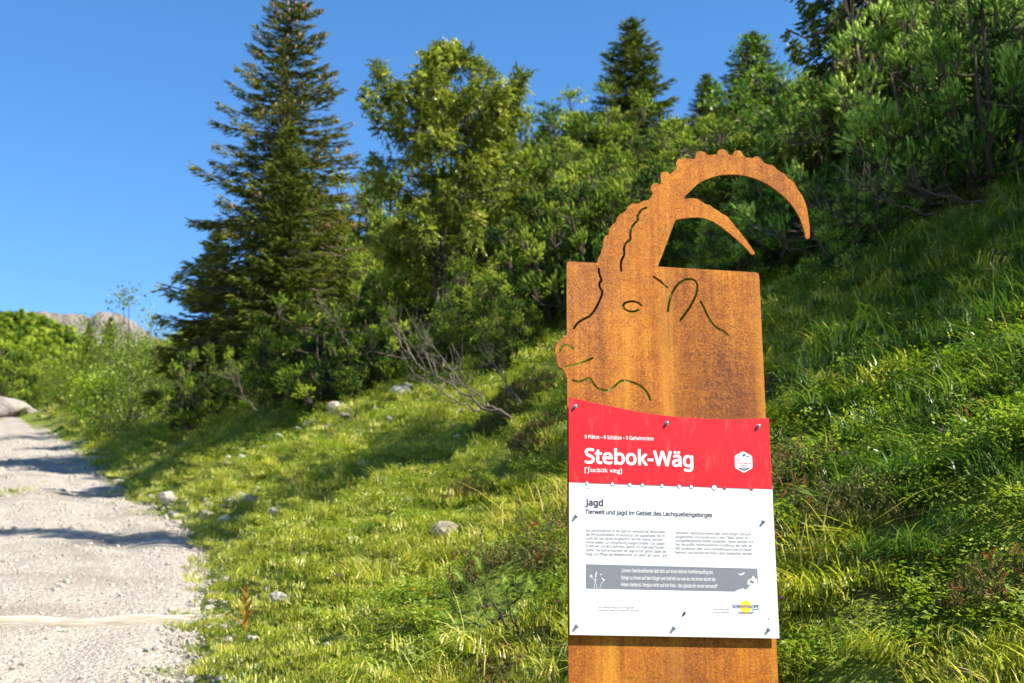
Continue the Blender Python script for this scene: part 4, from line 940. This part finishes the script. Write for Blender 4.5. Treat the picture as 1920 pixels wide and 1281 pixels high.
# named stones
for px, py, sz, mt, lb in [(835, 1012, .11, 'brown_stone', 'brown rock half sunk in the turf of the near knoll'), (525, 1135, .075, 'stone', 'pale rock beside the wilted yellow plant'),
                           (632, 778, .17, 'stone', 'largest white stone in the eroded line below the pines'), (755, 748, .16, 'stone', 'grey stone at the upper end of the eroded line'),
                           (1880, 1278, .07, 'brown_stone', 'dark mossy rock in the lower right corner'), (1815, 1285, .05, 'brown_stone', 'dark rock at the bottom edge left of the mossy one'),
                           (318, 945, .16, 'stone', 'flat white stone at the path edge, largest of its heap'), (462, 948, .10, 'stone', 'white stone on the grass right of the heap at the path edge'),
                           (1180, 1015, .05, 'brown_stone', 'small brown rock in the grass behind the sign')]:
    stone_at(ground(px, py), sz, lb, mat=mt)
lines = [((425, 870), (635, 782), 26, 9, 'small pale stone in the eroded line below the pines', 'stones in the eroded line', (.02, .07)),
         ((640, 778), (800, 730), 16, 8, 'pale stone strewn along the upper end of the eroded line', 'stones of the upper line', (.03, .09)),
         ((300, 945), (500, 950), 38, 14, 'pale stone in the heap at the edge of the path', 'stones heaped at the path edge', (.02, .075)),
         ((200, 905), (330, 985), 26, 12, 'pale stone lying along the edge of the path', 'stones along the path edge', (.02, .07)),
         ((370, 1030), (420, 1281), 30, 22, 'small pale stone at the near edge of the path', 'stones at the near path edge', (.012, .04)),
         ((520, 860), (1000, 800), 26, 40, 'pale stone scattered in the short grass of the slope', 'stones scattered on the slope', (.02, .06)),
         ((100, 800), (200, 880), 12, 10, 'pale stone on the shaded far bank of the path', 'stones on the far bank', (.04, .12))]
for a, bb, n, jit, lb, gr, (s0, s1) in lines:
    for t in (np.arange(n) + rs.random(n))/n:
        q = np.array(a)*(1-t) + np.array(bb)*t + rs.normal(0, jit, 2)*[1.3, 1]
        stone_at(ground(*q), 1.25*(s0 + (s1-s0)*rs.random()**2), lb, gr, sc3=(1, rs.uniform(.65, .95), rs.uniform(.6, .9)))
# loose gravel
pcol = bpy.data.collections.new('gravel_stones')
for k in range(4):
    me = stone_mesh(230+k, 1, .7); me.materials.append(M['stone']); pcol.objects.link(bpy.data.objects.new('pebble_%d' % k, me))
GP, GR, GS, GI = [], [], [], []
for y0, y1, dens, f in [(5.5, 9, 1150, 1.), (9, 13, 620, 1.15), (13, 20, 260, 1.5), (20, 34, 60, 2.2)]:
    n = int((y1-y0)*(PW+1.2)*dens); y = rg.uniform(y0, y1, n); e = path_edge(y); off = rg.uniform(-.9, PW+.15, n); ok = (off > 0) | (rg.random(n) < .55*np.exp(off*2.6)); y, e, off = y[ok], e[ok], off[ok]; x = e - off; n = len(x)
    z = np.where(off > .0, path_z(x, y), H(x, y)); sz = f*np.clip(rg.lognormal(-4.85, .55, n), .003, .032)
    GP.append(np.stack([x, y, z + sz*.15], 1)); GR.append(rg.normal(0, .5, (n, 3)) + np.stack([np.zeros(n), np.zeros(n), rg.uniform(0, 6.28, n)], 1)); GS.append(sz); GI.append(rg.integers(0, 4, n))
scatter('gravel', 'loose pale gravel strewn over the path', np.concatenate(GP), np.concatenate(GR), np.concatenate(GS), np.concatenate(GI), pcol)

# ------------------------------------------------------------------ timber water bar across the path
pa, pb = ground(-160, 1188), ground(435, 1147)
dv = pb-pa; Lb_ = np.linalg.norm(dv[:2]); n = 40; mb = MB()
for k in range(n+1):
    t = k/n; c = pa + dv*t; c[2] = float(path_z(c[0], c[1])) if t < .9 else float(path_z(c[0], c[1]))
    nrm = np.array([-dv[1], dv[0], 0])/Lb_; hw = .058 + .004*vnoise(t*9, 3.1, 4); hh = .058 + .006*vnoise(t*6, 1.1, 6); bev = .012
    prof = [(-hw, -.08), (-hw, hh-bev), (-hw+bev, hh), (hw-bev, hh), (hw, hh-bev), (hw, -.08)]
    mb.add([c + nrm*a + [0, 0, b2] for a, b2 in prof], None, ([[(k-1-k)*6+j, (k-1-k)*6+(j+1) % 6, (j+1) % 6, j] for j in range(6)] if k else None))
m, nt, b = newmat('weathered_timber'); ge = N_(nt, 'ShaderNodeNewGeometry'); n1 = noise(nt, mapped(nt, ge.outputs['Position'], (2, 40, 40)), 2, 6, .65)
nt.links.new(ramp(nt, n1, [(.3, (.26, .21, .15)), (.7, (.58, .51, .41))]), b.inputs['Base Color']); b.inputs['Roughness'].default_value = .9; bump(nt, b, n1, .5, .01); M['timber'] = m
tag(obj('timber_water_bar', mb.mesh('timber_water_bar'), m), 'pale weathered timber beam laid across the gravel path as a water bar', 'beam')

# ------------------------------------------------------------------ single plants
def flower_mesh(kind, seed):
    r = np.random.default_rng(seed); st, hd_ = MB(), MB(); h = {'yellow': .11, 'purple': .15, 'pink': .09, 'white': .08}[kind]*r.uniform(.8, 1.3)
    tube(st, bez([0, 0, -.02], [r.normal(0, .015), r.normal(0, .015), h*.6], [r.normal(0, .02), r.normal(0, .02), h], 5), .0012, 4)
    top = st.V[-1][-4:].mean(0); n = {'yellow': 16, 'purple': 26, 'pink': 30, 'white': 9}[kind]
    az = np.arange(n)*2.4; el = {'yellow': .35, 'purple': .5, 'pink': .9, 'white': .3}[kind]
    D = np.stack([np.cos(az), np.sin(az), el*(.3+1.6*r.random(n))], 1); L = {'yellow': .014, 'purple': .014, 'pink': .011, 'white': .010}[kind]
    leaves(hd_, np.tile(top, (n, 1)), D, np.tile([0, 0, 1.], (n, 1)), L*r.uniform(.8, 1.2, n), L*.5, r.random(n), r)
    return st.mesh('stalk'), hd_.mesh('petals')
M['f_yellow'] = foliage('yellow_petals', [(0, (.75, .42, .01)), (1, (.88, .58, .02))], .25); M['f_purple'] = foliage('purple_petals', [(0, (.28, .10, .42)), (1, (.45, .24, .62))], .3)
M['f_pink'] = foliage('pink_petals', [(0, (.55, .16, .30)), (1, (.75, .38, .50))], .3); M['f_white'] = foliage('white_petals', [(0, (.7, .7, .68)), (1, (.85, .85, .82))], .3)
FL = {k: [flower_mesh(k, 300+i) for i in range(2)] for k in ('yellow', 'purple', 'pink', 'white')}
def flower(kind, p, label, group=None, scale=1.0):
    e = empty(kind + '_flower', p, rs.random()*6.28); st, hd_ = FL[kind][rs.integers(2)]; e.scale = (scale,)*3
    obj('stalk', st, M['lush'], e); obj('petals', hd_, M['f_'+kind], e); tag(e, label, 'flower', group)
for kind, px, py, lb in [('purple', 766, 985, 'purple scabious above the brown rock on the near knoll'), ('purple', 729, 1022, 'purple scabious left of the brown rock'), ('purple', 877, 1050, 'purple flower below the brown rock on the near knoll'),
                     ('purple', 1046, 1215, 'violet bellflower just left of the bottom of the sign'), ('purple', 1470, 1228, 'purple flower just right of the bottom of the sign'), ('purple', 1618, 668, 'pair of mauve flowers in the shaded grass right of the plate'),
                     ('yellow', 885, 1268, 'yellow hawkbit at the bottom edge left of the sign'), ('yellow', 768, 1190, 'yellow flower left of the young pine'), ('yellow', 1040, 1258, 'yellow flower at the bottom next to the plate'),
                     ('pink', 954, 1268, 'pink clover head at the bottom edge'), ('pink', 838, 1112, 'pink clover beside the young pine'), ('pink', 560, 1215, 'pink clover near the wilted yellow plant')]:
    flower(kind, ground(px, py), lb)
for kind, n, (x0, x1, y0, y1), lb, gr, sc_ in [('yellow', 26, (420, 900, 800, 960), 'tiny yellow flower on the sunny short grass', 'yellow flowers on the slope', 1.1), ('yellow', 12, (500, 1000, 1080, 1270), 'yellow flower in the near grass', 'yellow flowers in the near grass', .9),
                        ('pink', 16, (480, 1000, 950, 1270), 'pink clover in the near grass', 'pink clover in the grass', .9), ('purple', 9, (480, 1000, 900, 1200), 'small purple flower in the near grass', 'purple flowers in the grass', .9),
                        ('white', 16, (440, 900, 820, 980), 'tiny white flower on the sunny short grass', 'white flowers on the slope', 1.2), ('yellow', 14, (200, 330, 790, 900), 'tiny yellow flower on the shaded bank beside the path', 'yellow flowers on the shaded bank', 1.5),
                        ('purple', 6, (1480, 1900, 620, 1000), 'small mauve flower in the shaded grass', 'mauve flowers in the shade', .9)]:
    for _ in range(n): flower(kind, ground(rs.uniform(x0, x1), rs.uniform(y0, y1)), lb, gr, sc_*rs.uniform(.8, 1.2))

# wilted yellow plant beside the path
p0 = ground(457, 1200); e = empty('wilted_plant', p0); st, lf = MB(), MB(); r = np.random.default_rng(8)
tube(st, bez([0, 0, -.03], [.01, 0, .12], [.0, .01, .26], 6), np.linspace(.006, .003, 6), 5)
n = 15; t = np.linspace(.12, 1, n); az = np.arange(n)*1.7; P = np.stack([np.zeros(n), .01*t, .25*t], 1); D = np.stack([np.cos(az)*.6, np.sin(az)*.6, .5+.9*t], 1)
leaves(lf, P, D, np.stack([-np.cos(az), -np.sin(az), np.full(n, .8)], 1), .13*(1.1-.5*t), .042*(1.1-.4*t), r.random(n), r)
obj('stalk', st.mesh('stalk', True), M['wilted'], e); obj('foliage', lf.mesh('foliage'), M['wilted'], e)
tag(e, 'upright wilted plant with yellow-orange leaves at the path edge', 'plant')

# young sprawling pine in front of the knoll, its stem and twigs traced in space
e = empty('young_pine', ground(1005, 1200)); wo, fo = MB(), MB(); base = np.array(e.location)
tw = [([(1005,1195),(985,1188),(950,1188),(900,1172),(860,1150),(842,1120),(835,1098)], 0), ([(985,1188),(950,1178),(925,1168),(905,1140),(890,1115),(868,1090)], .1), ([(950,1178),(938,1150),(918,1120),(905,1085),(900,1068)], .0),
      ([(985,1188),(962,1165),(955,1135),(950,1108),(962,1095)], -.12), ([(985,1188),(1000,1168),(1005,1140),(1000,1110)], -.2), ([(1000,1190),(1030,1178),(1050,1150),(1056,1120)], -.15), ([(900,1172),(880,1168),(858,1172),(840,1160)], .15), ([(955,1135),(975,1120),(985,1100)], -.05), ([(905,1140),(930,1125),(940,1100)], .12), ([(925,1168),(950,1152),(972,1150),(990,1160)], .2)]
for pts, dd in tw:
    Q3 = catmull(np.array([at(x, y, base[1] + dd*k/len(pts)) for k, (x, y) in enumerate(pts)]), 4) - base
    tube(wo, Q3, np.linspace(.0055, .0018, len(Q3)), 5)
    k0 = len(Q3)//3; seg = np.diff(Q3[k0:], axis=0); shoots(fo, Q3[k0:-1], seg, np.linalg.norm(seg, axis=1)*1.1, 20, .034, .0022, 1.0, None, r)
    shoots(fo, Q3[-1:], seg[-1:], [.04], 50, .034, .0022, .8, np.array([.85]), r)
obj('stem', wo.mesh('stem', True), M['pine_stem'], e); obj('needles', fo.mesh('needles'), M['near_pine'], e)
tag(e, 'small sprawling young pine with thin brown twigs left of the panel', 'pine shrub')

# alpenrose bushes with reddish tips
def rose_meshes(seed, R_, h, n):
    r = np.random.default_rng(seed); fo, wo = MB(), MB(); az = r.random(n)*6.283; rr = R_*np.sqrt(r.random(n)); P = np.stack([rr*np.cos(az), rr*np.sin(az), h*(1-(rr/R_)**2)*r.uniform(.3, 1.05, n)], 1)
    D = r.normal(0, .45, (n, 3)) + [0, 0, 1.]; shoots(fo, P, D, .05*r.uniform(.6, 1.3, n), 14, .020, .008, .95, np.clip(r.normal(.5, .27, n), 0, 1), r)
    for k in range(30): q = P[r.integers(n)]; tube(wo, bez([q[0]*.3, q[1]*.3, -.03], [q[0]*.6, q[1]*.6, q[2]*.5], q, 4), .003, 4)
    return fo.mesh('rose_leaves'), wo.mesh('rose_stems')
AR = plant('alpenrose_bush', rose_meshes(5, .42, .30, 900), ('heather', 'pine_stem'), stem='stems')
for k, (px, py, sc_, lb) in enumerate([(1010, 760, 1.1, 'alpenrose bush with reddish tips just left of the ibex muzzle'), (1040, 830, .8, 'low alpenrose bush beside the red panel edge'), (945, 810, .8, 'alpenrose bush below the dead pine branches'), (1900, 1120, .55, 'small alpenrose bush at the right edge'), (880, 930, .55, 'low dwarf shrub on top of the near knoll'), (1500, 880, .6, 'low dwarf shrub right of the red panel'), (1640, 960, .6, 'low reddish dwarf shrub on the sunny strip right of the sign')]):
    o = AR if k == 0 else copy_tree(AR); o.location = ground(px, py) - [0, 0, .05]; o.scale = (sc_,)*3; o.rotation_euler = (0, 0, k*1.3); tag(o, lb, 'shrub')

# bare dead branches
def dead_branch(p0, p1, sag, rad, seed, label, nsub=14):
    r = np.random.default_rng(seed); mb = MB(); p0, p1 = np.array(p0), np.array(p1); L = np.linalg.norm(p1-p0)
    Q3 = bez(p0, (p0+p1)/2 - [0, 0, sag], p1, 12); Q3[1:-1] += r.normal(0, .018*L, (10, 3)); rad = rad*.62; tube(mb, Q3-p0, np.linspace(rad, rad*.3, 12), 6)
    d0 = norm(p1-p0)
    for k in range(nsub):
        i = r.integers(3, 12); d = norm(d0*.8 + r.normal(0, .55, 3) + [0, 0, .25]); l = L*r.uniform(.18, .42); S = [Q3[i]-p0]
        for _ in range(5): d = norm(d + r.normal(0, .16, 3) + [0, 0, .08]); S.append(S[-1] + d*l/5)
        tube(mb, S, np.linspace(rad*.42, rad*.12, 6), 4)
        for _ in range(3): j = r.integers(2, 6); e_ = norm(d + r.normal(0, .6, 3)); tube(mb, [S[j], S[j]+e_*l*.2, S[j]+e_*l*.36+[0, 0, .02*L]], [rad*.2, rad*.15, rad*.08], 3)
    o = obj('dead_branch', mb.mesh('dead_branch', True), M['twig']); o.location = p0; tag(o, label, 'branch')
for k, (a, bq, d0, d1, sag, rad, lb) in enumerate([((960,785),(752,650),10.3,10.6,.15,.022,'long bare dead branch reaching left over the grassy slope'), ((940,775),(800,640),10.6,11.0,.1,.016,'bare dead branch above the long one, left of the sign'), ((900,770),(775,700),10.2,10.0,.05,.013,'short bare branch hanging over the sunny grass'),
        ((980,760),(900,640),10.8,11.2,.05,.014,'dead twig rising into the dark pine left of the muzzle'), ((1620,420),(1500,385),8.9,8.6,-.05,.013,'pale bare branch right of the large horn tip'), ((1750,400),(1580,330),8.4,8.2,.1,.016,'pale bare branch under the large sunlit pine'), ((1640,450),(1450,440),9.2,9.4,.1,.014,'dead branch in the shade beside the horn tip'), ((1850,380),(1700,345),7.9,7.8,.06,.013,'bare branch low in the pine at the right edge'),
        ((660,650),(600,570),16.2,16,.0,.018,'grey dead twigs right of the young spruce'), ((480,770),(420,690),15.8,15.6,.0,.016,'dead twigs at the foot of the foremost low pine')]):
    dead_branch(at(*a, d0), at(*bq, d1), sag, rad, 400+k, lb)

# rock outcrop and boulder at the far bend
def rock(name, p, size, sc3, seed, label):
    me = stone_mesh(seed, 4, .9, .3); V = np.empty(len(me.vertices)*3); me.vertices.foreach_get('co', V); V = V.reshape(-1, 3)
    V *= (1 + .16*fbm(V[:, 0]*2.5+seed, V[:, 1]*2.5+V[:, 2]*1.7, seed))[:, None]; me.vertices.foreach_set('co', V.ravel()); me.materials.append(M['grey_rock'])
    o = obj(name, me); o.location = p; o.scale = tuple(size*k for k in sc3); o.rotation_euler = (0, 0, seed); tag(o, label, 'rock')
for k, (px, py, d, sz, lb) in enumerate([(5, 757, 57, .9, 'pale rock face at the left edge where the path bends'), (45, 762, 58, .7, 'sloping pale rock slab left of the far bend'), (80, 766, 59, .4, 'low pale rock at the end of the path'), (104, 760, 57, .42, 'rounded pale boulder on the right of the far bend')]):
    rock('boulder', at(px, py, d) - [0, 0, .25], sz, (1.3, .8, .62), 500+k, lb)

# wooded far hill: one mass of distant trees
wc = bpy.data.collections.new('far_crowns')
for k in range(3):
    f_, _ = pine_meshes(80+k, 3.6, 2.6, 90, 5, 5, .35, .16, .5, sl=(.3, .5)); f_.materials.append(M['pine']); wc.objects.link(bpy.data.objects.new('far_crown_%d' % k, f_))
n = 5200; y = rg.uniform(76, 330, n); x = rg.uniform(-.62, .1, n)*y; s = x - xr(y); ok = (s > 2.5) | (s < -PW-5); x, y = x[ok], y[ok]; n = len(x)
scatter('far_woods', 'dark green dwarf pine wood covering the far hill', np.stack([x, y, H(x, y)-.2], 1), np.stack([np.zeros(n), np.zeros(n), rg.uniform(0, 6.28, n)], 1), rg.uniform(.55, 1.15, n), rg.integers(0, 3, n), wc)
